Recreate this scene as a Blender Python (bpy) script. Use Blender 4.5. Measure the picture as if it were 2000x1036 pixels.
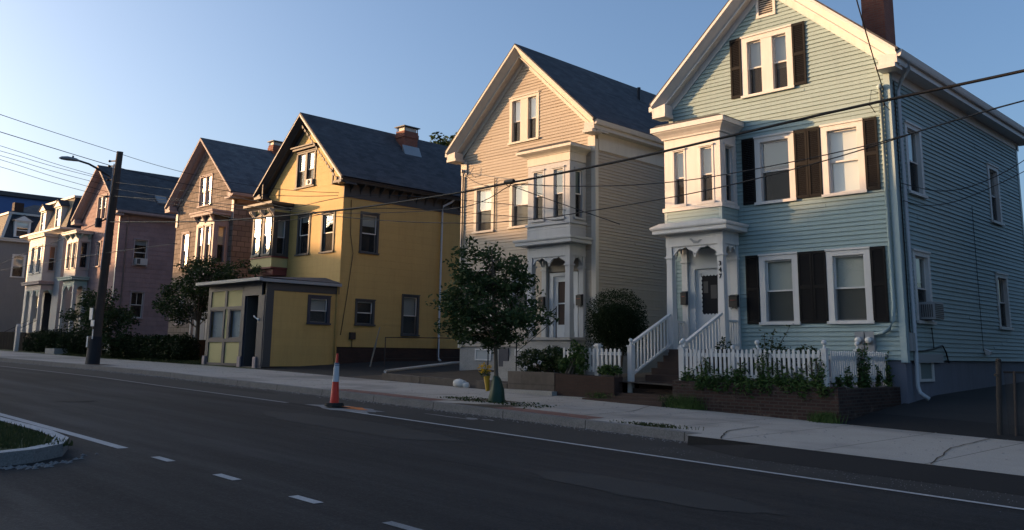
import bpy, bmesh, math, random
from mathutils import Vector, Matrix
random.seed(7)
R_ = math.radians
S = bpy.context.scene
for o in list(bpy.data.objects): bpy.data.objects.remove(o)
COL = S.collection

# ---------------------------------------------------------------- camera
cam = bpy.data.cameras.new('camera'); co = bpy.data.objects.new('camera', cam); COL.objects.link(co)
cam.sensor_width = 36; cam.lens = 36 * 1723.4 / 2000; cam.shift_y = -139.65 / 2000
cam.clip_start = .1; cam.clip_end = 2000
_F = Vector((-0.69076, 0.70096, 0.1775)).normalized()
_Rv = Vector((0.71389, 0.70014, 0.01326)); _Rv = (_Rv - _F * _Rv.dot(_F)).normalized()
_U = _Rv.cross(_F)
co.matrix_world = Matrix(((_Rv.x, _U.x, -_F.x, 0), (_Rv.y, _U.y, -_F.y, 0), (_Rv.z, _U.z, -_F.z, 1.6), (0, 0, 0, 1)))
S.camera = co

# ---------------------------------------------------------------- sky and sun
TOSUN = Vector((-0.866, -0.482, 0.133)).normalized()
ELEV = math.asin(TOSUN.z); AZ = math.atan2(TOSUN.x, TOSUN.y)
w = bpy.data.worlds.new('World'); S.world = w; w.use_nodes = True
nt = w.node_tree; nt.nodes.clear()
sky = nt.nodes.new('ShaderNodeTexSky'); sky.sky_type = 'NISHITA'; sky.sun_disc = False
sky.sun_elevation = ELEV; sky.sun_rotation = AZ; sky.altitude = 20
sky.air_density = 0.75; sky.dust_density = 4.2; sky.ozone_density = 2.3
bg = nt.nodes.new('ShaderNodeBackground'); bg.inputs[1].default_value = 0.15
wo = nt.nodes.new('ShaderNodeOutputWorld')
nt.links.new(sky.outputs[0], bg.inputs[0]); nt.links.new(bg.outputs[0], wo.inputs[0])
sl = bpy.data.lights.new('sun', 'SUN'); sl.energy = 4.3; sl.angle = R_(0.55); sl.color = (1, .57, .27)
so = bpy.data.objects.new('sun', sl); COL.objects.link(so); so.location = (-60, -40, 40)
so.rotation_euler = TOSUN.to_track_quat('Z', 'Y').to_euler()
S.view_settings.view_transform = 'Standard'; S.view_settings.look = 'None'
S.view_settings.exposure = 1.2; S.view_settings.gamma = 1; S.view_settings.use_curve_mapping = False

# ---------------------------------------------------------------- materials
def mat(name):
    m = bpy.data.materials.new(name); m.use_nodes = True
    n = m.node_tree; b = n.nodes['Principled BSDF']; return m, n, b
def nd(n, t, **k):
    x = n.nodes.new(t)
    for a, v in k.items(): setattr(x, a, v)
    return x
def wallcoord(n, kind='wall', scale=(1, 1)):
    tc = nd(n, 'ShaderNodeTexCoord'); sp = nd(n, 'ShaderNodeSeparateXYZ'); n.links.new(tc.outputs['Object'], sp.inputs[0])
    cb = nd(n, 'ShaderNodeCombineXYZ')
    def scl(sock, s):
        m = nd(n, 'ShaderNodeMath', operation='MULTIPLY'); m.inputs[1].default_value = s; n.links.new(sock, m.inputs[0]); return m.outputs[0]
    if kind == 'wall':
        a = nd(n, 'ShaderNodeMath', operation='ADD'); n.links.new(sp.outputs[0], a.inputs[0]); n.links.new(sp.outputs[1], a.inputs[1])
        n.links.new(scl(a.outputs[0], scale[0]), cb.inputs[0]); n.links.new(scl(sp.outputs[2], scale[1]), cb.inputs[1])
    elif kind == 'roof':
        n.links.new(scl(sp.outputs[1], scale[0]), cb.inputs[0]); n.links.new(scl(sp.outputs[2], scale[1] * 1.45), cb.inputs[1])
    else:
        n.links.new(scl(sp.outputs[0], scale[0]), cb.inputs[0]); n.links.new(scl(sp.outputs[1], scale[1]), cb.inputs[1])
    return cb.outputs[0], tc.outputs['Object']
def noise(n, vec, scale, detail=4, rough=.6):
    x = nd(n, 'ShaderNodeTexNoise'); x.inputs['Scale'].default_value = scale; x.inputs['Detail'].default_value = detail
    x.inputs['Roughness'].default_value = rough
    if vec is not None: n.links.new(vec, x.inputs['Vector'])
    return x.outputs['Fac']
def ramp(n, fac, stops):
    r = nd(n, 'ShaderNodeValToRGB'); e = r.color_ramp.elements
    while len(e) < len(stops): e.new(.5)
    for i, (p, c) in enumerate(stops):
        e[i].position = p; e[i].color = (*c, 1)
    n.links.new(fac, r.inputs[0]); return r.outputs[0]
def mix(n, fac, a, b, mode='MIX'):
    m = nd(n, 'ShaderNodeMix', data_type='RGBA', blend_type=mode)
    if isinstance(fac, (int, float)): m.inputs[0].default_value = fac
    else: n.links.new(fac, m.inputs[0])
    for i, v in ((6, a), (7, b)):
        if isinstance(v, tuple): m.inputs[i].default_value = (*v, 1)
        else: n.links.new(v, m.inputs[i])
    return m.outputs[2]
def bump(n, b, h, strength=.3, dist=.01):
    x = nd(n, 'ShaderNodeBump'); x.inputs['Strength'].default_value = strength; x.inputs['Distance'].default_value = dist
    n.links.new(h, x.inputs['Height']); n.links.new(x.outputs[0], b.inputs['Normal'])
def sc(c, f): return tuple(min(1, v * f) for v in c)

def paint(name, c, rough=.6, var=.09, scale=2.2, dirt=.0, metal=0, spec=.3):
    m, n, b = mat(name); v, ob = wallcoord(n)
    f = noise(n, ob, scale, 5, .65); f2 = noise(n, ob, 40, 2)
    col = mix(n, f, sc(c, 1 - var), sc(c, 1 + var))
    if dirt:
        mp = nd(n, 'ShaderNodeMapping'); mp.inputs['Scale'].default_value = (3, 3, .25); n.links.new(ob, mp.inputs[0])
        st = noise(n, mp.outputs[0], 2.4, 5, .7); rr = ramp(n, st, [(.45, (0, 0, 0)), (.75, (1, 1, 1))])
        mm = nd(n, 'ShaderNodeMath', operation='MULTIPLY'); mm.inputs[1].default_value = dirt; n.links.new(rr, mm.inputs[0])
        col = mix(n, mm.outputs[0], col, sc(c, .55))
    n.links.new(col, b.inputs['Base Color']); b.inputs['Roughness'].default_value = rough; b.inputs['Metallic'].default_value = metal
    b.inputs['Specular IOR Level'].default_value = spec
    bump(n, b, f2, .12, .004)
    return m
def boards(name, c, exp, phase, length=3.4, rough=.6, var=.06, dirt=.15, seam=.75, bw=.05):
    """painted boards: slight tone change from board to board, butt joints, painted shadow line at each lap, dirt streaks"""
    m, n, b = mat(name); v, ob = wallcoord(n)
    mp = nd(n, 'ShaderNodeMapping'); mp.inputs['Location'].default_value = (0, -phase, 0); n.links.new(v, mp.inputs[0])
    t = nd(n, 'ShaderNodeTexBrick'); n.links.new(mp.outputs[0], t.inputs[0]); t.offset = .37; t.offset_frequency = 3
    t.inputs['Color1'].default_value = (*sc(c, 1 - bw), 1); t.inputs['Color2'].default_value = (*sc(c, 1 + bw), 1); t.inputs['Mortar'].default_value = (*sc(c, seam), 1)  # mortar rows draw the lap lines: painted shadow gap plus caulk dirt
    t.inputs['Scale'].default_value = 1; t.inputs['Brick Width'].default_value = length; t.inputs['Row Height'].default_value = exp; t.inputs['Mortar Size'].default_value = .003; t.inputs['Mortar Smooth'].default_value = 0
    f = noise(n, ob, .9, 5, .7); col = mix(n, .5, t.outputs[0], mix(n, f, sc(c, 1 - 3 * var), sc(c, 1 + 3 * var)))
    mq = nd(n, 'ShaderNodeMapping'); mq.inputs['Scale'].default_value = (3, 3, .2); n.links.new(ob, mq.inputs[0])
    rr = ramp(n, noise(n, mq.outputs[0], 2.2, 5, .75), [(.48, (0, 0, 0)), (.8, (1, 1, 1))]); mm = nd(n, 'ShaderNodeMath', operation='MULTIPLY'); mm.inputs[1].default_value = dirt; n.links.new(rr, mm.inputs[0])
    col = mix(n, mm.outputs[0], col, sc(c, .5))
    n.links.new(col, b.inputs['Base Color']); b.inputs['Roughness'].default_value = rough; b.inputs['Specular IOR Level'].default_value = .3
    bump(n, b, noise(n, ob, 9, 4), .25, .01); return m
def brickmat(name, c1, c2, mortar, bw=.2, bh=.067, ms=.008, kind='wall', off=.5, rough=.85, var=.4, bst=.5, blotch=None):
    m, n, b = mat(name); v, ob = wallcoord(n, kind)
    t = nd(n, 'ShaderNodeTexBrick'); n.links.new(v, t.inputs[0]); t.offset = off
    t.inputs['Color1'].default_value = (*c1, 1); t.inputs['Color2'].default_value = (*c2, 1); t.inputs['Mortar'].default_value = (*mortar, 1)
    t.inputs['Scale'].default_value = 1; t.inputs['Brick Width'].default_value = bw; t.inputs['Row Height'].default_value = bh
    t.inputs['Mortar Size'].default_value = ms; t.inputs['Mortar Smooth'].default_value = .2; t.inputs['Bias'].default_value = 0
    f = noise(n, ob, 1.3, 6, .7)
    col = mix(n, var, t.outputs[0], ramp(n, f, [(.3, sc(c1, .6)), (.7, sc(c2, 1.4))]))
    if blotch:
        g = ramp(n, noise(n, ob, 3.1, 6, .75), [(.56, (0, 0, 0)), (.66, (1, 1, 1))]); col = mix(n, g, col, blotch)
    n.links.new(col, b.inputs['Base Color']); b.inputs['Roughness'].default_value = rough; b.inputs['Specular IOR Level'].default_value = .2
    inv = nd(n, 'ShaderNodeMath', operation='SUBTRACT'); inv.inputs[0].default_value = 1; n.links.new(t.outputs['Fac'], inv.inputs[1])
    bump(n, b, inv.outputs[0], bst, .012)
    return m
def asphaltmat(name, c):
    m, n, b = mat(name); v, ob = wallcoord(n, 'flat')
    vo = nd(n, 'ShaderNodeTexVoronoi'); vo.inputs['Scale'].default_value = 55; n.links.new(ob, vo.inputs['Vector'])
    ag = ramp(n, vo.outputs['Color'], [(.2, sc(c, .55)), (.6, c), (.93, sc(c, 2.6))])
    mp = nd(n, 'ShaderNodeMapping'); mp.inputs['Scale'].default_value = (.10, 1.1, 1); n.links.new(ob, mp.inputs[0])
    tr = ramp(n, noise(n, mp.outputs[0], 1.0, 4, .6), [(.35, (.82, .82, .82)), (.65, (1.0, 1.0, 1.0))])       # wear drawn out along the driving direction
    st = ramp(n, noise(n, ob, .55, 6, .75), [(.3, (.62, .62, .62)), (.5, (.95, .95, .95)), (.72, (1, 1, 1))])
    g = noise(n, ob, 9, 6, .8); col = mix(n, 1, ag, tr, 'MULTIPLY'); col = mix(n, 1, col, st, 'MULTIPLY'); col = mix(n, .4, col, ramp(n, g, [(.3, sc(c, .6)), (.7, sc(c, 1.5))]))
    n.links.new(col, b.inputs['Base Color']); b.inputs['Specular IOR Level'].default_value = .2
    rg = ramp(n, noise(n, mp.outputs[0], 1.6, 3), [(.35, (.72, .72, .72)), (.65, (.95, .95, .95))]); n.links.new(rg, b.inputs['Roughness'])
    bump(n, b, vo.outputs['Distance'], .5, .006); return m
def groundmat(name, c, c2, scale=1.2, fine=60, rough=.9, blotch=None, bs=.4, crack=None, joints=None):
    m, n, b = mat(name); v, ob = wallcoord(n, 'flat')
    f = noise(n, ob, scale, 6, .7); g = noise(n, ob, fine, 3, .7)
    col = mix(n, ramp(n, f, [(.3, (0, 0, 0)), (.7, (1, 1, 1))]), c, c2)
    col = mix(n, .35, col, ramp(n, g, [(.35, sc(c, .55)), (.65, sc(c2, 1.5))]))
    if blotch:
        k = ramp(n, noise(n, ob, .35, 3, .6), [(.5, (0, 0, 0)), (.62, (1, 1, 1))]); col = mix(n, k, col, blotch)
    if crack:
        vo = nd(n, 'ShaderNodeTexVoronoi', feature='DISTANCE_TO_EDGE'); vo.inputs['Scale'].default_value = .28
        wp = mix(n, .35, ob, nd_noise_col(n, ob, 1.5)); n.links.new(wp, vo.inputs['Vector'])
        k = ramp(n, vo.outputs['Distance'], [(.0, (1, 1, 1)), (.006, (0, 0, 0))]); col = mix(n, k, col, crack)
    if joints:
        mp = nd(n, 'ShaderNodeTexBrick'); n.links.new(v, mp.inputs[0]); mp.offset = 0
        mp.inputs['Scale'].default_value = 1; mp.inputs['Brick Width'].default_value = joints; mp.inputs['Row Height'].default_value = 40
        mp.inputs['Mortar Size'].default_value = .012; mp.inputs['Mortar Smooth'].default_value = .3
        col = mix(n, mp.outputs['Fac'], col, sc(c, .38))
    n.links.new(col, b.inputs['Base Color']); b.inputs['Roughness'].default_value = rough; b.inputs['Specular IOR Level'].default_value = .25
    bump(n, b, g, bs, .006)
    return m
def nd_noise_col(n, vec, s):
    x = nd(n, 'ShaderNodeTexNoise'); x.inputs['Scale'].default_value = s; n.links.new(vec, x.inputs['Vector']); return x.outputs['Color']
def leafmat(name, c1, c2, c3=None, scale=1.1, transl=.25):
    m, n, b = mat(name); tc = nd(n, 'ShaderNodeTexCoord')
    f = noise(n, tc.outputs['Object'], scale, 3, .7); g = noise(n, tc.outputs['Object'], 14, 2)
    col = mix(n, ramp(n, f, [(.35, (0, 0, 0)), (.65, (1, 1, 1))]), c1, c2)
    col = mix(n, ramp(n, g, [(.55, (0, 0, 0)), (.75, (1, 1, 1))]), col, c3 or sc(c2, 1.5))
    n.links.new(col, b.inputs['Base Color']); b.inputs['Roughness'].default_value = .65; b.inputs['Specular IOR Level'].default_value = .15
    tr = nd(n, 'ShaderNodeBsdfTranslucent'); n.links.new(col, tr.inputs[0])
    mx = nd(n, 'ShaderNodeMixShader'); mx.inputs[0].default_value = transl
    n.links.new(b.outputs[0], mx.inputs[1]); n.links.new(tr.outputs[0], mx.inputs[2]); n.links.new(mx.outputs[0], n.nodes['Material Output'].inputs[0])
    return m
def glassmat(name, rough=.02, tint=(.8, .85, .85), wave=.0):
    m, n, b = mat(name); n.nodes.remove(b)
    tr = nd(n, 'ShaderNodeBsdfTransparent'); tr.inputs[0].default_value = (*tint, 1)
    gl = nd(n, 'ShaderNodeBsdfGlossy'); gl.inputs['Roughness'].default_value = rough
    lw = nd(n, 'ShaderNodeLayerWeight'); lw.inputs[0].default_value = .5      # Schlick curve, the same from both sides of the pane
    pw = nd(n, 'ShaderNodeMath', operation='POWER'); pw.inputs[1].default_value = 4; n.links.new(lw.outputs['Facing'], pw.inputs[0])
    fr = nd(n, 'ShaderNodeMapRange'); fr.inputs['To Min'].default_value = .11; fr.inputs['To Max'].default_value = 1; n.links.new(pw.outputs[0], fr.inputs['Value'])
    mx = nd(n, 'ShaderNodeMixShader'); n.links.new(fr.outputs[0], mx.inputs[0]); n.links.new(tr.outputs[0], mx.inputs[1]); n.links.new(gl.outputs[0], mx.inputs[2])
    if wave:
        tc = nd(n, 'ShaderNodeTexCoord'); x = nd(n, 'ShaderNodeBump'); x.inputs['Strength'].default_value = wave; x.inputs['Distance'].default_value = .02
        n.links.new(noise(n, tc.outputs['Object'], 2.5, 2), x.inputs['Height']); n.links.new(x.outputs[0], gl.inputs['Normal'])
    n.links.new(mx.outputs[0], n.nodes['Material Output'].inputs[0]); return m
def screenmat(name, a=.55, c=(.03, .03, .03)):
    m, n, b = mat(name); b.inputs['Base Color'].default_value = (*c, 1); b.inputs['Roughness'].default_value = .8
    b.inputs['Specular IOR Level'].default_value = .1
    tr = nd(n, 'ShaderNodeBsdfTransparent'); mx = nd(n, 'ShaderNodeMixShader'); mx.inputs[0].default_value = a
    n.links.new(tr.outputs[0], mx.inputs[1]); n.links.new(b.outputs[0], mx.inputs[2]); n.links.new(mx.outputs[0], n.nodes['Material Output'].inputs[0]); return m

M = dict(
 white=paint('white_trim', (.61, .60, .58), .55, .08, dirt=.28),
 offwhite=paint('aged_white_trim', (.48, .455, .42), .6, .08, dirt=.2),
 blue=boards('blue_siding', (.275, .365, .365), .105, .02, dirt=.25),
 bluetrim=paint('blue_trim', (.32, .41, .42), .5, .05),
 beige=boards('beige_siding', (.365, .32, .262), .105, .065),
 beigetrim=paint('cream_trim', (.52, .49, .43), .6, .08, dirt=.26),
 bayblue=paint('pale_blue_bay_paint', (.37, .39, .41), .6, .08, dirt=.24),
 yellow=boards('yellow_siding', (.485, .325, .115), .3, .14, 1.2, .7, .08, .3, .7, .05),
 paleyellow=paint('pale_yellow_panel', (.42, .38, .18), .7, .06),
 charcoal=paint('charcoal_trim', (.062, .062, .063), .6, .1, dirt=.1),
 slate=paint('slate_blue_trim', (.045, .05, .068), .5, .1),
 oldgrey=paint('weathered_grey_trim', (.33, .27, .27), .7, .14, 4, dirt=.4),
 greentrim=paint('grey_green_trim', (.34, .44, .40), .6, .08, dirt=.2),
 black=paint('black_shutter', (.008, .008, .009), .6, .15, spec=.12),
 iron=paint('black_iron', (.02, .02, .022), .45, .1),
 dark=paint('dark_room', (.012, .013, .016), .9, .1),
 blind=paint('cream_blind', (.62, .60, .54), .8, .05),
 whiteblind=paint('white_blind', (.80, .80, .78), .8, .04),
 greyblind=paint('grey_blind', (.36, .38, .38), .8, .06),
 greenblind=paint('teal_blind', (.16, .20, .19), .8, .06),
 redcurtain=paint('orange_curtain', (.42, .16, .06), .8, .2, 6),
 grey=paint('grey_clapboard', (.20, .195, .19), .7, .08, dirt=.2),
 whiteside=paint('white_clapboard', (.46, .445, .43), .6, .06, dirt=.2),
 pinkwhite=paint('faded_white_panel', (.38, .33, .32), .6, .08, dirt=.2),
 concrete=groundmat('foundation_concrete', (.24, .235, .22), (.33, .32, .30), 1.5, 50),
 foundgrey=paint('painted_foundation', (.17, .18, .22), .8, .15, 2, dirt=.3),
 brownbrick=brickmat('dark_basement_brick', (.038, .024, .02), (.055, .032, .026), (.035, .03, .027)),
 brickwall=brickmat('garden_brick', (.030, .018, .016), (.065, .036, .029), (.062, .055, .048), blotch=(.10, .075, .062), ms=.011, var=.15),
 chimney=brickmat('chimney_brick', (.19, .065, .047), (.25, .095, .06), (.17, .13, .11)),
 paver=brickmat('brick_pavers', (.16, .075, .06), (.21, .11, .09), (.10, .09, .08), kind='flat', bw=.2, bh=.1),
 stone=brickmat('garden_stone', (.085, .072, .06), (.12, .10, .085), (.05, .045, .04), bw=1.4, bh=.4, ms=.02, var=.6),
 shingle=brickmat('dark_roof_shingles', (.046, .048, .054), (.088, .088, .094), (.03, .033, .042), bw=.32, bh=.14, ms=.006, kind='roof', var=.3, bst=.4),
 shingle2=brickmat('grey_roof_shingles', (.072, .072, .08), (.135, .13, .135), (.05, .055, .065), bw=.3, bh=.16, ms=.007, kind='roof', var=.35, bst=.4),
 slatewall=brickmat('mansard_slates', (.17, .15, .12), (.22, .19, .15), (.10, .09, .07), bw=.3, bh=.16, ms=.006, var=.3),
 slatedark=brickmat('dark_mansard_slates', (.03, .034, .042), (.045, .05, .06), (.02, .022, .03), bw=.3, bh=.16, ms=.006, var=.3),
 pink=brickmat('pink_shingle_siding', (.25, .175, .17), (.31, .21, .20), (.17, .12, .115), bw=.62, bh=.285, ms=.006, var=.3, bst=.4),
 brown=brickmat('brown_shingle_siding', (.135, .11, .095), (.22, .18, .155), (.055, .045, .04), bw=.42, bh=.26, ms=.016, var=.2, bst=.5),
 asphalt=asphaltmat('road_asphalt', (.0185, .0185, .019)),
 darkasphalt=groundmat('dark_asphalt', (.012, .0122, .013), (.018, .018, .0185), .8, 70, .9),
 lotasphalt=groundmat('driveway_asphalt', (.023, .0225, .0225), (.034, .033, .032), .9, 60, .9, blotch=(.023, .023, .023)),
 sidewalk=groundmat('sidewalk_concrete', (.30, .28, .25), (.37, .345, .31), .8, 70, .9, blotch=(.23, .215, .195), joints=1.5),
 granite=groundmat('granite_kerb', (.11, .11, .112), (.18, .178, .175), 3, 50, .85, joints=2.1),
 kerbwhite=groundmat('white_kerb_top', (.26, .265, .27), (.44, .44, .44), 4, 30, .85, joints=1.8),
 soil=groundmat('soil', (.045, .035, .028), (.075, .06, .045), 2, 30, 1),
 grassbase=groundmat('grass_ground', (.03, .045, .015), (.06, .07, .03), 2, 30, 1),
 marking=groundmat('road_paint', (.26, .265, .27), (.42, .42, .42), 5, 60, .8),
 worn=groundmat('worn_road_paint', (.14, .145, .15), (.24, .24, .24), 6, 60, .85),
 patch=groundmat('cement_patch', (.16, .16, .165), (.24, .24, .24), 3, 60, .9),
 orangepaint=groundmat('orange_spray_paint', (.50, .14, .03), (.62, .20, .05), 5, 50, .8),
 bark=paint('bark', (.10, .08, .06), .9, .3, 9), polewood=paint('pole_wood', (.055, .042, .035), .9, .3, 5, dirt=.4),
 wood=paint('weathered_wood', (.22, .19, .15), .9, .25, 9),
 leafdark=leafmat('dark_leaves', (.018, .032, .012), (.035, .058, .02), (.06, .085, .03)),
 leaf=leafmat('maple_leaves', (.022, .042, .016), (.045, .075, .028), (.075, .11, .045)),
 leafhedge=leafmat('hedge_leaves', (.009, .019, .006), (.016, .030, .009), (.024, .042, .013)),
 vine=leafmat('vine_leaves', (.035, .07, .022), (.07, .12, .035), (.11, .17, .05), 2.5),
 grass=leafmat('grass_blades', (.03, .045, .018), (.055, .07, .028), (.09, .09, .045), 2),
 petals=leafmat('yellow_petals', (.55, .32, .02), (.70, .45, .03), (.75, .5, .05), 5),
 petwhite=paint('white_petals', (.7, .68, .68)), yellowbag=paint('yellow_bucket', (.34, .20, .015), .6),
 greenbag=paint('green_watering_bag', (.012, .042, .03), .5, .3, 7),
 galv=paint('galvanised_steel', (.30, .30, .30), .45, .12, 8, metal=.6), rust=paint('rusty_steel', (.045, .034, .028), .8, .35, 9),
 metalgrey=paint('grey_meter_box', (.27, .28, .29), .5, .06), downspout=paint('pale_downspout', (.50, .54, .58), .45, .06),
 orange=paint('orange_plastic', (.52, .035, .016), .45, .06), rubber=paint('black_rubber', (.018, .018, .018), .8),
 sleeve=paint('pale_blue_sleeve', (.46, .50, .54), .35, .12), sleeve2=paint('blue_band', (.07, .13, .2), .4),
 rock=paint('white_rock', (.50, .50, .48), .9, .15, 5), cable=paint('black_cable', (.012, .012, .013), .6), copper=paint('grey_cable', (.03, .03, .032), .6),
 lamp=paint('lamp_grey', (.20, .21, .22), .45), bluebldg=paint('cobalt_cladding', (.06, .115, .27), .6, .06, .5), signwhite=paint('sign_white', (.62, .62, .60), .5, .08),
 red=paint('red_door', (.30, .05, .04), .5), doorwhite=paint('door_white', (.50, .53, .55), .45, .04), steps=paint('brown_steps', (.055, .036, .030), .85, .2, 4, dirt=.3),
 greypanel=paint('grey_porch', (.25, .255, .27), .7, .1, dirt=.2), redlead=paint('maroon_paint', (.16, .045, .04), .6),
 glass=glassmat('window_glass', .0, wave=.05), oldglass=glassmat('old_window_glass', .2, wave=.12), screen=screenmat('insect_screen', .6), lace=screenmat('lace_curtain', .7, (.42, .42, .40)),
 darkboards=paint('dark_fence_boards', (.03, .028, .026), 1.0, .3, 5, spec=.02), fence=screenmat('chain_mesh', .38, (.05, .05, .05)), rustpost=paint('rusty_gate_post', (.035, .03, .026), .9, .5, 14),
 )
M['opp'] = paint('opposite_house_paint', (.30, .26, .22), .7, .1); M['opp2'] = paint('opposite_house_pale', (.46, .44, .40), .7, .1)

# ---------------------------------------------------------------- mesh helpers
class Fr:
    """wall frame: u along the wall, o outwards, z up"""
    def __init__(s, kind, c): s.k = kind; s.c = c
    def __call__(s, u, o, z):
        if s.k == 'front': return (u, s.c - o, z)
        if s.k == 'right': return (s.c + o, u, z)
        if s.k == 'left': return (s.c - o, u, z)
        if s.k == 'back': return (u, s.c + o, z)
        return (u, o, z)
W0 = Fr('world', 0)   # (x, y, z)
class MB:
    def __init__(s): s.v = []; s.f = []; s.sm = []
    def add(s, vs, fs, sm=False):
        b = len(s.v); s.v += [tuple(p) for p in vs]; s.f += [tuple(i + b for i in f) for f in fs]; s.sm += [sm] * len(fs)
    def box(s, F, u0, u1, o0, o1, z0, z1):
        s.add([F(u, o, z) for z in (z0, z1) for o in (o0, o1) for u in (u0, u1)],
              [(0, 1, 3, 2), (4, 6, 7, 5), (0, 4, 5, 1), (2, 3, 7, 6), (0, 2, 6, 4), (1, 5, 7, 3)]); return s
    def prism(s, F, pts, o0, o1):
        n = len(pts); s.add([F(u, o0, z) for u, z in pts] + [F(u, o1, z) for u, z in pts],
              [tuple(range(n)), tuple(range(2 * n - 1, n - 1, -1))] + [(i, i + n, (i + 1) % n + n, (i + 1) % n) for i in range(n)]); return s
    def plan(s, pts, z0, z1):
        n = len(pts); s.add([(x, y, z0) for x, y in pts] + [(x, y, z1) for x, y in pts],
              [tuple(range(n)), tuple(range(2 * n - 1, n - 1, -1))] + [(i, i + n, (i + 1) % n + n, (i + 1) % n) for i in range(n)]); return s
    def quad(s, *p): s.add(p, [tuple(range(len(p)))]); return s
    def tube(s, pts, r, n=8, caps=True, sm=True):
        P = [Vector(p) for p in pts]; rs = r if isinstance(r, (list, tuple)) else [r] * len(P); rings = []
        up = Vector((0, 0, 1))
        for i, p in enumerate(P):
            d = (P[min(i + 1, len(P) - 1)] - P[max(i - 1, 0)]).normalized()
            a = d.cross(up if abs(d.z) < .95 else Vector((1, 0, 0))).normalized(); b = d.cross(a)
            rings.append([p + (a * math.cos(t) + b * math.sin(t)) * rs[i] for t in [2 * math.pi * k / n for k in range(n)]])
        vs = [q for rg in rings for q in rg]; fs = []
        for i in range(len(P) - 1):
            for k in range(n): fs.append((i * n + k, i * n + (k + 1) % n, (i + 1) * n + (k + 1) % n, (i + 1) * n + k))
        if caps: fs += [tuple(range(n)), tuple(range((len(P) - 1) * n, len(P) * n))]
        s.add(vs, fs, sm); return s
    def ball(s, c, r, n=10, m=6, squash=(1, 1, 1), jit=0):
        vs = []; fs = []
        for i in range(m + 1):
            t = math.pi * i / m
            for k in range(n):
                p = 2 * math.pi * k / n; j = 1 + random.uniform(-jit, jit)
                vs.append((c[0] + r * squash[0] * j * math.sin(t) * math.cos(p), c[1] + r * squash[1] * j * math.sin(t) * math.sin(p), c[2] + r * squash[2] * j * math.cos(t)))
        for i in range(m):
            for k in range(n): fs.append((i * n + k, i * n + (k + 1) % n, (i + 1) * n + (k + 1) % n, (i + 1) * n + k))
        s.add(vs, fs, True); return s
    def leaf(s, c, size, d=None):
        a = Vector((random.gauss(0, 1), random.gauss(0, 1), random.gauss(0, .6))).normalized()
        b = a.cross(Vector((random.gauss(0, 1), random.gauss(0, 1), random.gauss(0, 1)))).normalized()
        c = Vector(c); h = size * random.uniform(.6, 1.2)
        s.add([c - a * h, c + b * h * .45, c + a * h, c - b * h * .45], [(0, 1, 2, 3)])
    def build(s, name, m, root=None, parent=None):
        off = Vector(root.location) if root else Vector((0, 0, 0))
        me = bpy.data.meshes.new(name); me.from_pydata([tuple(Vector(p) - off) for p in s.v], [], s.f)
        me.polygons.foreach_set('use_smooth', s.sm); me.update()
        me.materials.append(m)
        o = bpy.data.objects.new(name, me); COL.objects.link(o)
        if parent is not None or root is not None: o.parent = parent or root
        return o
def tag(o, label=None, cat=None, group=None, kind=None):
    if label: o['label'] = label
    if cat: o['category'] = cat
    if group: o['group'] = group
    if kind: o['kind'] = kind
    return o
def thing(name, label, cat, loc, group=None):
    o = bpy.data.objects.new(name, None); COL.objects.link(o); o.location = loc; o.empty_display_size = .3
    return tag(o, label, cat, group)
def single(name, mb, m, label, cat, loc, group=None):
    class _L: location = Vector(loc)
    me_off = Vector(loc); mb.v = [tuple(Vector(p) - me_off) for p in mb.v]
    o = mb.build(name, m); o.location = loc; return tag(o, label, cat, group)

# ---------------------------------------------------------------- ground profile (road rises to the left)
_P = [(-200, 3.0), (-110, 1.9), (-60, 1.18), (-44.7, .93), (-34, .80), (-27.6, .70), (-22.8, .58), (-18.6, .49), (-14.3, .38), (-10.4, .27), (-7.8, .19), (-3.5, .07), (0, -.03), (60, -1.6), (200, -3)]
def gz(x):
    for (a, za), (b, zb) in zip(_P, _P[1:]):
        if x <= b: return za + (zb - za) * (x - a) / (b - a)
    return _P[-1][1]
def yard(x, y):
    d = max(0, y - 16.9); b = gz(x) + .15
    if x > -7.73: s = min(d, 3.6) * .11 + max(0, d - 3.6) * .03
    elif x > -16.8: s = .45 + min(d, 6) * .02
    elif x > -24: s = min(d, 5) * .07
    elif x > -30: s = d * .035
    else: s = min(d, 6) * .05
    return b + s
def strip(name, x0, x1, y0, y1, dz, m, kind='structure', fn=None, step=1.5, lab=None, ny=1, y0f=None, y1f=None):
    n = max(1, int(abs(x1 - x0) / step)); vs = []; fs = []
    for i in range(n + 1):
        x = x0 + (x1 - x0) * i / n
        a = y0f(x) if y0f else y0; b = y1f(x) if y1f else y1
        for j in range(ny + 1):
            y = a + (b - a) * j / ny
            vs.append((x, y, (fn(x, y) if fn else gz(x)) + dz))
    for i in range(n):
        for j in range(ny): k = i * (ny + 1) + j; fs.append((k, k + ny + 1, k + ny + 2, k + 1))
    mb = MB(); mb.add(vs, fs); o = mb.build(name, m); tag(o, kind=kind)
    if lab: tag(o, lab)
    return o

# base terrain to the horizon
mb = MB(); xs = [-900, -400] + [-200 + 10 * i for i in range(36)] + [400, 900]; ys = [-900, -300, -100, -40, -9, 14, 17, 25, 40, 80, 200, 500, 900]
for x in xs:
    for y in ys:
        cx = max(-200, min(150, x)); mb.v.append((x, y, gz(cx) - .06 + (max(0, min(y, 60) - 17) * .02)))
for i in range(len(xs) - 1):
    for j in range(len(ys) - 1): k = i * len(ys) + j; mb.f.append((k, k + len(ys), k + len(ys) + 1, k + 1)); mb.sm.append(False)
tag(mb.build('ground', M['soil']), kind='structure')
strip('road', -200, 60, -9, 12.62, 0, M['asphalt'])
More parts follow.
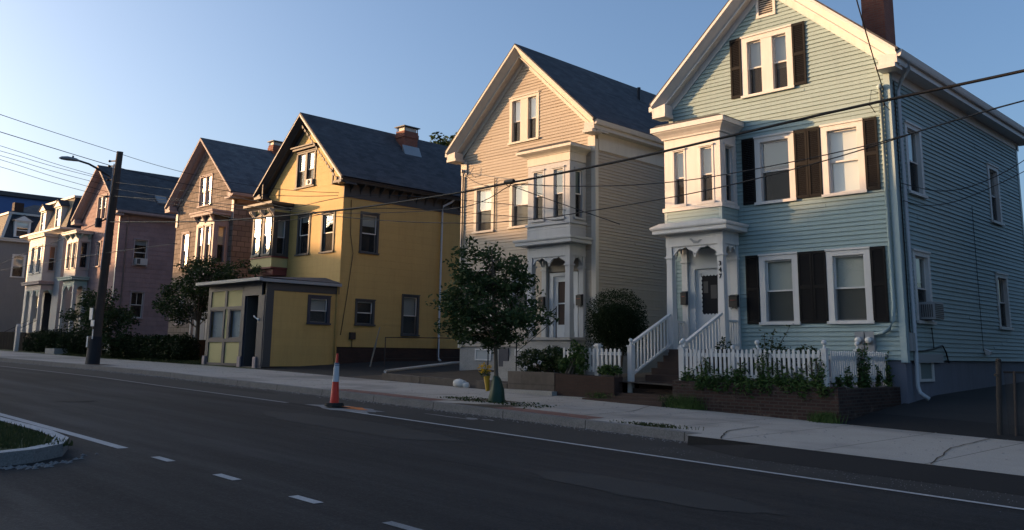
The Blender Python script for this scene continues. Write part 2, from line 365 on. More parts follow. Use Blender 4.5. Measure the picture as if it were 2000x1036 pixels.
# driveway apron fill right of x=-8.1 and sidewalk
def kerb_face(x0, x1, h=.15):
    mb = MB(); n = max(1, int((x1 - x0) / 1.05))
    for i in range(n):
        a = x0 + (x1 - x0) * i / n; b = x0 + (x1 - x0) * (i + 1) / n
        za, zb = gz(a), gz(b); j = .0
        mb.add([(a, 12.6, za - .05), (b, 12.6, zb - .05), (b, 12.62, zb + h), (a, 12.62, za + h), (a, 12.78, za + h), (b, 12.78, zb + h), (b, 12.78, zb - .05), (a, 12.78, za - .05)],
               [(0, 1, 2, 3), (3, 2, 5, 4), (4, 5, 6, 7)])
    return mb
tag(kerb_face(-200, -8.15).build('kerb', M['granite']), kind='structure')
strip('sidewalk', -200, -8.15, 12.783, 16.9, .15, M['sidewalk'])
strip('sidewalk', -8.15, 30, 12.28, 16.9, .15, M['sidewalk'])
# dark asphalt wedge at the right
mb = MB(); n = 30
for i in range(n):
    a = -8.1 + 38 * i / n; b = -8.1 + 38 * (i + 1) / n
    wa = min(1, (a + 8.1) / 1.2 + .05); wb = min(1, (b + 8.1) / 1.2 + .05)
    ya, yb = 12.27 - .62 * wa, 12.27 - .62 * wb
    mb.add([(a, ya, gz(a) + .005), (b, yb, gz(b) + .005), (b, 12.27, gz(b) + .145), (a, 12.27, gz(a) + .145)], [(0, 1, 2, 3)])
tag(mb.build('asphalt_ramp', M['darkasphalt']), kind='structure')
strip('brick_paving', -18.8, -15.0, 12.79, 13.32, .155, M['paver']); strip('brick_paving', -13.1, -10.6, 12.79, 13.32, .155, M['paver'])
strip('tree_pit', -15.0, -13.1, 12.79, 14.5, .156, M['soil'], fn=lambda x, y: gz(x) + .01 * math.sin(x * 9 + y * 5))
strip('tree_pit', -34.9, -33.7, 12.79, 13.5, .155, M['soil'])
# gutter strip: older lighter asphalt with patches beyond the white line
strip('gutter_strip', -60, 40, 10.78, 12.6, .003, M['lotasphalt'])
# yards and drives
strip('yard', -140, -30, 16.9, 40, 0, M['grassbase'], fn=yard, ny=8)
strip('yard', -30, -24.1, 16.9, 45, 0, M['lotasphalt'], fn=yard, ny=10)
strip('yard', -24.1, -16.8, 16.9, 45, 0, M['soil'], fn=yard, ny=10)
strip('yard', -16.8, -7.75, 17.1, 45, 0, M['soil'], fn=yard, ny=10)
strip('yard', -7.7, 20, 16.9, 18.3, .004, M['darkasphalt'], fn=yard, ny=2)
strip('yard', -7.7, 20, 18.3, 60, 0, M['lotasphalt'], fn=yard, ny=12)
# road markings
strip('lane_line', -15.2, 20, 10.61, 10.71, .008, M['marking'], step=2); strip('lane_line', -60, -17.3, 10.60, 10.72, .008, M['worn'], step=2)
strip('lane_line', -31, -11.86, 4.86, 5.0, .006, M['marking'], step=2)
for a in (-10.94, -9.37, -7.82, -6.33, -4.8, -3.3): strip('lane_dash', a, a + .45, 4.89, 5.0, .006, M['marking'] if a < -7 else M['worn'])
def blot(name, cx, cy, rx, ry, dz, m, n=22, jit=.25, sheet=None):
    mb = MB(); ps = []
    for k in range(n):
        t = 2 * math.pi * k / n; j = 1 + random.uniform(-jit, jit)
        x, y = cx + rx * j * math.cos(t), cy + ry * j * math.sin(t); ps.append((x, y, gz(x) + dz))
    mb.quad(*ps); o = mb.build(name, m); tag(o, kind='structure'); return o
blot('cement_patch', -15.6, 11.0, 1.15, .42, .010, M['patch']); blot('orange_marking', -15.55, 11.12, .5, .2, .016, M['orangepaint'])
blot('manhole_cover', -15.75, 11.02, .26, .1, .020, M['darkasphalt'])
for cx, cy, rx, ry in ((-13.2, 11.75, .5, .05), (-12.75, 11.95, .18, .12), (-12.4, 12.0, .22, .06)): blot('paint_scrap', cx, cy, rx, ry, .012, M['worn'], 14, .6)
for cx, cy, rx, ry in ((-13, 9.2, 2.8, .6), (-22, 11.9, 2.2, .3), (-6, 8.2, 1.6, .45)): blot('asphalt_patch', cx, cy, rx, ry, .004, M['lotasphalt'] if cx > -20 else M['darkasphalt'], 40, .09)
# sidewalk cracks
def crack(pts, wd=.02, dz=.159, m='darkasphalt', fn=None):
    mb = MB()
    P = []
    for (x0, y0), (x1, y1) in zip(pts, pts[1:]):
        for k in range(6): t = k / 6; P.append((x0 + (x1 - x0) * t + random.uniform(-.025, .025), y0 + (y1 - y0) * t))
    P.append(pts[-1])
    for (x0, y0), (x1, y1) in zip(P, P[1:]):
        mb.add([(x0 - wd, y0, gz(x0) + dz), (x1 - wd, y1, gz(x1) + dz), (x1 + wd, y1, gz(x1) + dz), (x0 + wd, y0, gz(x0) + dz)], [(0, 1, 2, 3)])
    tag(mb.build('pavement_crack', M[m]), kind='structure')
crack([(-7.55, 12.3), (-8.1, 13.4), (-8.22, 14.7)], .013); crack([(-4.42, 12.3), (-4.95, 14.6), (-5.05, 16.8)], .010); crack([(-11.1, 13.3), (-11.25, 15), (-11.9, 16.5)], .012)
crack([(-20.4, 12.8), (-21.0, 16.8)], .015); crack([(-9.8, -1.5), (-9.0, .9), (-7.0, 2.0), (-5.0, 1.7)], .018, .006); crack([(-17, 6.3), (-14, 7.4), (-11, 7.1), (-8, 8.0)], .014, .006)
for x0, x1, y in ((-30, 20, 7.75), (-60, -5, 5.9)): crack([(x0 + (x1 - x0) * i / 10, y + random.uniform(-.05, .05)) for i in range(11)], .012, .006)
blot('manhole_cover', -19.5, 7.0, .42, .38, .008, M['darkasphalt'], 24, .02); blot('manhole_cover', -27.0, 8.8, .36, .34, .008, M['darkasphalt'], 24, .02)
k = MB()
for _ in range(2600):
    x = random.uniform(-45, -1) ; y = 12.58 - abs(random.gauss(0, .16)) if x < -8.2 else 11.7 - abs(random.gauss(0, .45)); s_ = random.uniform(.004, .014) if x < -8.2 else random.uniform(.003, .007); z = gz(x) + .006
    k.add([(x - s_, y - s_, z), (x + s_, y - s_ * .6, z), (x + s_ * .7, y + s_, z), (x, y, z + s_ * .9)], [(0, 1, 3), (1, 2, 3), (2, 0, 3)])
for _ in range(900):
    x = random.uniform(-45, -2); y = random.uniform(12.9, 16.85); s_ = random.uniform(.008, .02); z = gz(x) + .158
    k.add([(x - s_, y - s_, z), (x + s_, y - s_ * .6, z), (x + s_ * .7, y + s_, z), (x, y, z + s_ * .6)], [(0, 1, 3), (1, 2, 3), (2, 0, 3)])
tag(k.build('grit', M['patch']), 'loose grit and small stones along the gutter and sidewalk', 'grit', kind='stuff')
# near left island with white kerb
isl = [(-40, 4.46), (-13.0, 4.42), (-12.1, 4.33), (-11.55, 4.08), (-11.2, 3.65), (-11.05, 3.2), (-11.2, 2.75), (-11.6, 2.4), (-12.4, 2.2), (-40, 2.1)]
def ring(pts, ins):
    c = []
    for i, (x, y) in enumerate(pts):
        cx = max(-40, min(x, -12.6)); dx, dy = cx - x, 3.3 - y; L = math.hypot(dx, dy) or 1
        c.append((x + dx / L * ins, y + dy / L * ins))
    return c
mb = MB(); inn = ring(isl, .17); n = len(isl)
for i in range(n):
    j = (i + 1) % n; a, b, c, d = isl[i], isl[j], inn[j], inn[i]
    g = lambda p, h: (p[0], p[1], gz(p[0]) + h)
    mb.add([g(a, .15), g(b, .15), g(c, .15), g(d, .15)], [(0, 1, 2, 3)])
tag(mb.build('kerb', M['kerbwhite']), kind='structure')
mb = MB()
for i in range(n):
    j = (i + 1) % n; a, b = isl[i], isl[j]; mb.add([g(a, -.02), g(b, -.02), g(b, .148), g(a, .148)], [(0, 1, 2, 3)])
tag(mb.build('kerb', M['granite']), kind='structure')
mb = MB(); mb.quad(*[g(p, .13) for p in inn]); tag(mb.build('grass_island', M['grassbase']), kind='structure')
k = MB()
for _ in range(150):
    a = random.gauss(-.1, .5); rr = abs(random.gauss(0, .12)); x = -12.3 + (1.32 + rr) * math.cos(a); y = 3.35 + (1.12 + rr) * math.sin(a); q = random.uniform(.008, .035); z = gz(x) + .003
    k.add([(x - q, y - q * .7, z), (x + q, y - q, z), (x + q * .6, y + q, z), (x - q * .7, y + q * .8, z), (x, y, z + q * .7)], [(0, 1, 4), (1, 2, 4), (2, 3, 4), (3, 0, 4)])
tag(k.build('rubble', M['granite']), 'crumbled pavement rubble round the tip of the traffic island', 'rubble', kind='stuff')

def blades(name, area, n, h, m, fn, wid=.012):
    mb = MB()
    for _ in range(n):
        x, y = area(); z = fn(x, y); a = random.uniform(0, 6.28); l = h * random.uniform(.4, 1.2); t = random.uniform(-.5, .5) * l
        dx, dy = math.cos(a) * wid, math.sin(a) * wid
        mb.add([(x - dx, y - dy, z), (x + dx, y + dy, z), (x + t, y + t * .6, z + l)], [(0, 1, 2)])
    o = mb.build(name, m); return tag(o, kind='stuff')
tag(blades('grass', lambda: (random.uniform(-17, -11.5), random.uniform(2.5, 4.2)), 9000, .07, M['grass'], lambda x, y: gz(x) + .12), 'short grass on the near traffic island', 'grass')
tag(blades('grass', lambda: (random.uniform(-41, -34.5), random.uniform(17, 19.6)), 9000, .11, M['grass'], yard, .02), 'patch of lawn left of the yellow storefront annex', 'grass')
tag(blades('grass', lambda: (random.uniform(-50, -43.5), random.uniform(17, 20)), 4000, .1, M['grass'], yard, .02), 'dim lawn behind the utility pole', 'grass')

# ---------------------------------------------------------------- house building blocks
def siding(mb, F, outline, z0, z1, ops, exp=.105, lap=.018):
    """sawtooth courses; outline: [(z,u0,u1),...] rising; ops: [(u0,u1,z0,z1)] openings"""
    def ext(z):
        for (a, l0, r0), (b, l1, r1) in zip(outline, outline[1:]):
            if z <= b + 1e-6:
                t = (z - a) / (b - a) if b > a else 0; return l0 + (l1 - l0) * t, r0 + (r1 - r0) * t
        return outline[-1][1], outline[-1][2]
    cuts = {round(z0 + exp * k, 4) for k in range(int((z1 - z0) / exp) + 2)} | {z1}
    base = sorted(c for c in cuts if c <= z1 + 1e-6)
    zs = sorted({z for z in list(base) + [o[2] for o in ops] + [o[3] for o in ops] if z0 <= z <= z1 + 1e-6})
    for a, b in zip(zs, zs[1:]):
        if b - a < 1e-4: continue
        mid = (a + b) / 2; k = math.floor((mid - z0) / exp + 1e-6); cb = z0 + exp * k
        oa = lap * (1 - (a - cb) / exp); ob = lap * (1 - (b - cb) / exp)
        la, ra = ext(a); lb, rb = ext(b)
        if ra - la < .01: continue
        segs = [(0., 1.)]; L = ra - la
        for (u0, u1, p, q) in ops:
            if p < mid < q:
                ns = []
                for s0, s1 in segs:
                    c0, c1 = (u0 - la) / L, (u1 - la) / L
                    if c1 <= s0 or c0 >= s1: ns.append((s0, s1)); continue
                    if c0 > s0: ns.append((s0, c0))
                    if c1 < s1: ns.append((c1, s1))
                segs = ns
        for s0, s1 in segs:
            p0, p1 = la + L * s0, la + L * s1
            q0 = lb + (rb - lb) * s0 if s0 == 0 else p0; q1 = lb + (rb - lb) * s1 if s1 == 1 else p1
            if q1 < q0: q0 = q1 = (q0 + q1) / 2
            if exp < .2 and p1 - p0 > .05:      # single boards, each laid a hair differently
                cu = [p0]; x = p0 + random.uniform(.6, 3.6)
                while x < p1 - .5: cu.append(x); x += random.uniform(2.2, 3.8)
                cu.append(p1)
                for e0, e1 in zip(cu, cu[1:]):
                    f0, f1 = (q0 if e0 == p0 else e0), (q1 if e1 == p1 else e1); jo = random.uniform(.75, 1.2); jz = random.uniform(-.004, .002) if abs(a - cb) < 1e-4 else 0; jt = random.uniform(-.003, .001) if jz else 0
                    if f1 < f0: f0 = f1 = (f0 + f1) / 2
                    mb.add([F(e0, oa * jo, a + jz), F(e1, oa * jo, a + jz + jt), F(f1, ob, b), F(f0, ob, b)], [(0, 1, 2, 3)])
                    if abs(a - cb) < 1e-4: mb.add([F(e0, oa * jo, a + jz), F(e1, oa * jo, a + jz + jt), F(e1, 0, a), F(e0, 0, a)], [(0, 1, 2, 3)])
                continue
            mb.add([F(p0, oa, a), F(p1, oa, a), F(q1, ob, b), F(q0, ob, b)], [(0, 1, 2, 3)])
            if abs(a - cb) < 1e-4: mb.add([F(p0, oa, a), F(p1, oa, a), F(p1, 0, a), F(p0, 0, a)], [(0, 1, 2, 3)])
def panelwall(mb, F, u0, u1, z0, z1, ops, o=0.0): siding(mb, F, [(z0, u0, u1), (z1, u0, u1)], z0, z1, ops, 1e3, 0) if o == 0 else None

def window(T, F, u0, u1, z0, z1, trim='white', c=.11, rec=0, n=1, mull=.22, sash='white', blinds=None, glass='glass', sill=True, head=0, screen=True, mid=.5, label=None, proud=.035, bl_frac=None, headw=None, grid=False):
    """one window part: casing mesh, with sashes, glass, blind as sub-parts. Returns opening."""
    m = MB(); iu0, iu1, iz0, iz1 = u0 + c, u1 - c, z0 + (.06 if sill else c), z1 - c
    m.box(F, u0, iu0, -.02, proud, z0, z1); m.box(F, iu1, u1, -.02, proud, z0, z1); m.box(F, iu0, iu1, -.02, proud, iz1, z1); m.box(F, iu0, iu1, -.02, proud, z0, iz0)
    if sill: m.box(F, u0 - .03, u1 + .03, proud, proud + .05, z0 - .02, z0 + .045)
    m.box(F, u0 - .012, u1 + .012, proud, proud + .03, z1 - .03, z1 + .015)
    if head: m.box(F, u0 - .08, u1 + .08, 0, head, z1 + .016, z1 + .12)
    # jambs
    for a in (iu0 - .012, iu1): m.box(F, a, a + .012, -.13, -.02, iz0, iz1)
    m.box(F, iu0, iu1, -.13, -.02, iz1, iz1 + .012); m.box(F, iu0, iu1, -.13, -.02, iz0 - .012, iz0)
    cells = []; wtot = iu1 - iu0
    if n > 1:
        cw = (wtot - mull * (n - 1)) / n
        for i in range(n):
            a = iu0 + i * (cw + mull); cells.append((a, a + cw))
            if i: m.box(F, a - mull, a, -.1, proud - .012, iz0, iz1)
    else: cells = [(iu0, iu1)]
    win = m.build('window', M[trim], T)
    if label: tag(win, label)
    zm = iz0 + (iz1 - iz0) * mid; t = .038
    for (a, b) in cells:
        for (p, q, o) in ((zm - t / 2, iz1, -.05 + rec), (iz0, zm + t / 2, -.085 + rec)):
            s = MB(); s.box(F, a, a + t, o - .03, o, p, q); s.box(F, b - t, b, o - .03, o, p, q); s.box(F, a + t, b - t, o - .03, o, q - t, q); s.box(F, a + t, b - t, o - .03, o, p, p + t)
            if grid and p > iz0: s.box(F, (a + b) / 2 - .012, (a + b) / 2 + .012, o - .02, o - .004, p + t, q - t)
            s.build('sash', M[sash], T, win)
            g = MB(); g.add([F(a + t, o - .016, p + t), F(b - t, o - .016, p + t), F(b - t, o - .016, q - t), F(a + t, o - .016, q - t)], [(0, 1, 2, 3)]); g.build('glass', M[glass], T, win)
        if screen: sc_ = MB(); sc_.add([F(a + .02, -.058, iz0), F(b - .02, -.058, iz0), F(b - .02, -.058, zm - t / 2), F(a + .02, -.058, zm - t / 2)], [(0, 1, 2, 3)]); sc_.build('screen', M['screen'], T, win)
    r = MB()  # dark room behind
    for p in ([(iu0, -.13, iz0), (iu0, -.5, iz0), (iu0, -.5, iz1), (iu0, -.13, iz1)], [(iu1, -.13, iz0), (iu1, -.5, iz0), (iu1, -.5, iz1), (iu1, -.13, iz1)],
              [(iu0, -.5, iz0), (iu1, -.5, iz0), (iu1, -.5, iz1), (iu0, -.5, iz1)], [(iu0, -.13, iz0), (iu1, -.13, iz0), (iu1, -.5, iz0), (iu0, -.5, iz0)], [(iu0, -.13, iz1), (iu1, -.13, iz1), (iu1, -.5, iz1), (iu0, -.5, iz1)]):
        r.add([F(*q) for q in p], [(0, 1, 2, 3)])
    r.build('room', M['dark'], T, win)
    bs = blinds if isinstance(blinds, list) else [blinds] * len(cells)
    for (a, b), bl in zip(cells, bs):
        if not bl: continue
        mm, lo = bl; zb = iz1 - (iz1 - iz0) * lo; B = MB()
        if mm in ('whiteslat',):
            k = int((iz1 - zb) / .05)
            for i in range(k): zz = iz1 - .05 * (i + 1); B.add([F(a + .02, -.135, zz), F(b - .02, -.135, zz), F(b - .02, -.15, zz + .046), F(a + .02, -.15, zz + .046)], [(0, 1, 2, 3)])
            B.build('blind', M['whiteblind'], T, win)
        elif mm == 'lace':
            B.add([F(a, -.14, zb), F(b, -.14, zb), F(b, -.14, iz1), F(a, -.14, iz1)], [(0, 1, 2, 3)]); B.build('curtain', M['lace'], T, win)
        else:
            B.box(F, a + .01, b - .01, -.15, -.14, zb, iz1); B.build('blind', M[mm], T, win)
    return (u0 + .03, u1 - .03, z0 + .03, z1 - .03)

def shutter(T, F, u0, u1, z0, z1):
    m = MB(); t = .05; zm = (z0 + z1) / 2; o0, o1 = .022, .05
    m.box(F, u0, u0 + t, o0, o1, z0, z1); m.box(F, u1 - t, u1, o0, o1, z0, z1)
    for a, b in ((z0, z0 + .07), (zm - .04, zm + .04), (z1 - .07, z1)): m.box(F, u0 + t, u1 - t, o0, o1, a, b)
    for a, b in ((z0 + .07, zm - .04), (zm + .04, z1 - .07)):
        k = int((b - a) / .045)
        for i in range(k):
            z = a + (b - a) * i / k; m.add([F(u0 + t, o1 - .004, z), F(u1 - t, o1 - .004, z), F(u1 - t, o0 + .004, z + (b - a) / k * 1.05), F(u0 + t, o0 + .004, z + (b - a) / k * 1.05)], [(0, 1, 2, 3)])
    return m.build('shutter', M['black'], T)

def gable_roof(T, xl, xr, ze, xa, za, y0, y1, yf, wl, wr, h=.34, mroof='shingle', mtrim='white', mrake=None, msoff=None, gutter=True, eh=.30, retw=.42, ret=True, zl=None):
    """xl,xr eave tips; ze eave top z; apex; y0 rake plane; yf facade; wl, wr wall faces"""
    zl = ze if zl is None else zl; th = .07; mrake = mrake or mtrim; msoff = msoff or mtrim
    Fy = W0
    def sl(x): return zl + (za - zl) * (x - xl) / (xa - xl) if x < xa else ze + (za - ze) * (xr - x) / (xr - xa)
    r = MB(); F2 = Fr('front', 0)
    for a, b, za_, zb_ in ((xl - .05, xa, sl(xl) - .04, za), (xa, xr + .05, za, ze - .04)):
        r.prism(F2, [(a, za_ + .002), (b, zb_ + .002), (b, zb_ + th), (a, za_ + th)], -(y0 - .015), -y1)
    r.build('roof', M[mroof], T)
    for a, b, p, q in ((xl, xa, zl, za), (xr, xa, ze, za)):
        # fascia strip, raking crown that faces down and out, lower bead, then the soffit boards
        k = MB(); dep = min(.24, (yf - y0) * .5); hb = .05
        k.prism(F2, [(a, p + .02), (b, q + .02), (b, q - .07), (a, p - .07)], -(y0 - .02), -(y0 + .02))
        k.add([(a, y0 + .01, p - .07), (b, y0 + .01, q - .07), (b, y0 + dep, q - h + hb), (a, y0 + dep, p - h + hb)], [(0, 1, 2, 3)])
        k.prism(F2, [(a, p - h + hb), (b, q - h + hb), (b, q - h), (a, p - h)], -(y0 + dep - .03), -(y0 + dep + .02))
        k.build('rake_board', M[mrake], T)
        s = MB(); s.prism(F2, [(a, p - h + .05), (b, q - h + .05), (b, q - h + .02), (a, p - h + .02)], -(y0 + dep + .021), -(yf + .3))
        s.build('soffit', M[msoff], T)
        fz = MB(); e = .2   # frieze board on the wall under the soffit
        d = -1 if b > a else 1
        aw = wl if b > a else wr
        fz.prism(F2, [(aw, sl(aw) - h + .02), (b, q - h + .02), (b, q - h - e), (aw, sl(aw) - h - e)], -(yf - .035), -(yf - .003)); fz.build('frieze_board', M[mrake], T)
    for s_, tip, wall, z in (('l', xl, wl, zl), ('r', xr, wr, ze)):
        k = MB(); d = 1 if s_ == 'r' else -1; lo, hi = sorted((tip, tip - d * .03))
        k.box(W0, lo, hi, y0 + .052, y1 - .01, z - eh, z - .02)
        a, b = sorted((wall - d * .02, tip - d * .031)); k.box(W0, a, b, yf - .02, y1 - .01, z - eh, z - eh + .03)
        a, b = sorted((wall, wall + d * .03)); k.box(W0, a, b, yf + .12, y1 - .3, z - eh - .22, z - eh - .001)
        k.build('eave', M[msoff], T)
        if ret:
            k = MB(); a, b = sorted((tip - d * .035, tip - d * (abs(tip - wall) + .12)))
            k.box(W0, a, b, y0 + .003, yf - .003, z - eh - .10, z - eh - .001)
            k.prism(F2, [(tip - d * .035, z - eh), (tip - d * (retw), z - eh), (tip - d * retw, z - .07 + (za - z) / abs(xa - tip) * retw - h), (tip - d * .035, z - .1)], -(y0 + .055), -(yf - .01))
            k.build('eave_return', M[mtrim], T)
        if gutter:
            k = MB(); a, b = sorted((tip + d * .001, tip + d * .12)); k.prism(Fr('front', 0), [(a, z - .17), (a, z - .03), (a + .01, z - .03), (b, z - .02), (b - (.03 if d > 0 else 0), z - .13), (b - .05, z - .17)], -(y0 + .06), -(y1 - .02)); k.build('gutter', M[mtrim], T)
def cornice(mb, x0, x1, yb, yf, z0, z1, ov=.22, steps=3, ends=(1, 1)):
    """crown moulding running round a box bay: bed board, raking cove, fascia"""
    h = z1 - z0; prof = [(0.0, z0), (.18, z0), (.22, z0 + h * .12), (.45, z0 + h * .32), (.80, z0 + h * .52), (.86, z0 + h * .60), (1.0, z0 + h * .62), (1.0, z1)]
    if steps == 2: prof = [(0.0, z0), (.8, z0), (.84, z0 + h * .1), (.84, z0 + h * .55), (.95, z0 + h * .6), (1.0, z0 + h * .8), (1.0, z1)]
    vs = []; fs = []
    for e, z in prof:
        e *= ov; vs += [(x0 - e * ends[0], yf - .002, z), (x0 - e * ends[0], yb - e, z), (x1 + e * ends[1], yb - e, z), (x1 + e * ends[1], yf - .002, z)]
    n = len(prof)
    for i in range(n - 1):
        for j in range(3): fs.append((i * 4 + j, i * 4 + j + 1, i * 4 + j + 5, i * 4 + j + 4))
    fs.append(tuple((n - 1) * 4 + j for j in range(4))); fs.append((0, 1, 2, 3)); mb.add(vs, fs)
def walls(T, mname, m, F, outline, z0, z1, ops, exp, lap):
    mb = MB(); siding(mb, F, outline, z0, z1, ops, exp, lap); return mb.build(mname, M[m], T)
def chimney(T, x0, x1, y0, y1, z0, z1, cap=True, m='chimney', caps='white'):
    k = MB(); k.box(W0, x0, x1, y0, y1, z0, z1 - .3); k.box(W0, x0 - .04, x1 + .04, y0 - .04, y1 + .04, z1 - .3, z1 - .12); k.box(W0, x0 - .015, x1 + .015, y0 - .015, y1 + .015, z1 - .12, z1)
    c = k.build('chimney', M[m], T)
    if cap:
        k = MB(); k.box(W0, x0 + .05, x1 - .05, y0 + .05, y1 - .05, z1, z1 + .18); k.build('flue', M[caps], T, c)
        k = MB(); k.box(W0, x0 - .08, x1 + .08, y0 - .08, y1 + .08, z1 + .2, z1 + .24)
        for a in (x0, x1 - .03):
            for b in (y0, y1 - .03): k.box(W0, a, a + .03, b, b + .03, z1, z1 + .2)
        k.build('chimney_cap', M['charcoal'], T, c)
    return c
def post(mb, x, y, w, z0, z1, zc=None, flare=1.25):
    """tapered square porch post with a capital"""
    h = w / 2; b = h * flare; zc = zc or z1 - .25
    mb.add([(x - b, y - b, z0), (x + b, y - b, z0), (x + b, y + b, z0), (x - b, y + b, z0), (x - h * .92, y - h * .92, zc), (x + h * .92, y - h * .92, zc), (x + h * .92, y + h * .92, zc), (x - h * .92, y + h * .92, zc)],
           [(0, 1, 2, 3), (4, 5, 6, 7), (0, 1, 5, 4), (1, 2, 6, 5), (2, 3, 7, 6), (3, 0, 4, 7)])
    mb.box(W0, x - h * 1.0, x + h * 1.0, y - h, y + h, zc - .12, zc - .001); mb.box(W0, x - h * 1.35, x + h * 1.35, y - h * 1.35, y + h * 1.35, zc, zc + .05); mb.box(W0, x - h, x + h, y - h, y + h, zc + .051, z1)
    mb.box(W0, x - b * 1.08, x + b * 1.08, y - b * 1.08, y + b * 1.08, z0 - .001, z0 + .14)
def arch(mb, F, u0, u1, zt, drop, narch=2, o0=-.02, o1=.02, pend=.1):
    """scroll-sawn arcade with pendants under a frieze"""
    L = (u1 - u0) / narch
    for k in range(narch):
        a = u0 + k * L; N = 14
        for i in range(N):
            t0, t1 = i / N, (i + 1) / N
            def f(t): s = min(1, abs(2 * t - 1)); return .045 + drop * (s ** 2.2) + .018 * math.sin(t * math.pi * 6)
            mb.prism(F, [(a + L * t0, zt), (a + L * t1, zt), (a + L * t1, zt - f(t1)), (a + L * t0, zt - f(t0))], o0, o1)
    for k in range(1, narch): a = u0 + k * L; mb.prism(F, [(a - .05, zt - drop), (a + .05, zt - drop), (a + .012, zt - drop - pend), (a - .012, zt - drop - pend)], o0, o1)
def text_mesh(name, body, size, loc, m, T, parent, extrude=.006):
    cu = bpy.data.curves.new(name, 'FONT'); cu.body = body; cu.size = size; cu.extrude = extrude; cu.align_x = 'CENTER'; cu.offset = size * .02
    ob = bpy.data.objects.new('tmp', cu); COL.objects.link(ob); dg = bpy.context.evaluated_depsgraph_get()
    me = bpy.data.meshes.new_from_object(ob.evaluated_get(dg)); bpy.data.objects.remove(ob)
    o = bpy.data.objects.new(name, me); COL.objects.link(o); me.materials.clear(); me.materials.append(M[m])
    o.parent = parent; o.location = Vector(loc) - Vector(T.location); o.rotation_euler = (R_(90), 0, 0); return o
def corner(T, m, *boxes):
    for b in boxes: k = MB(); k.box(W0, *b); k.build('corner_board', M[m], T)
def picket(mb, F, u, z0, z1, w=.055, o=0.0):
    mb.prism(F, [(u - w / 2, z0), (u + w / 2, z0), (u + w / 2, z1 - .03), (u + w / 4, z1 - .005), (u, z1), (u - w / 4, z1 - .005), (u - w / 2, z1 - .03)], o, o + .02)
def finial_post(mb, x, y, z0, z1, w=.1):
    h = w / 2; mb.box(W0, x - h, x + h, y - h, y + h, z0, z1 - .2); mb.box(W0, x - h * 1.3, x + h * 1.3, y - h * 1.3, y + h * 1.3, z1 - .2, z1 - .165)
    mb.tube([(x, y, z1 - .165), (x, y, z1 - .13), (x, y, z1 - .1)], [h * .9, h * .45, h * .5], 10); mb.ball((x, y, z1 - .05), .052)
def tubething(name, pts, r, m, label, cat, group=None, n=6):
    k = MB(); k.tube(pts, r, n); return single(name, k, M[m] if isinstance(m, str) else m, label, cat, pts[0], group)

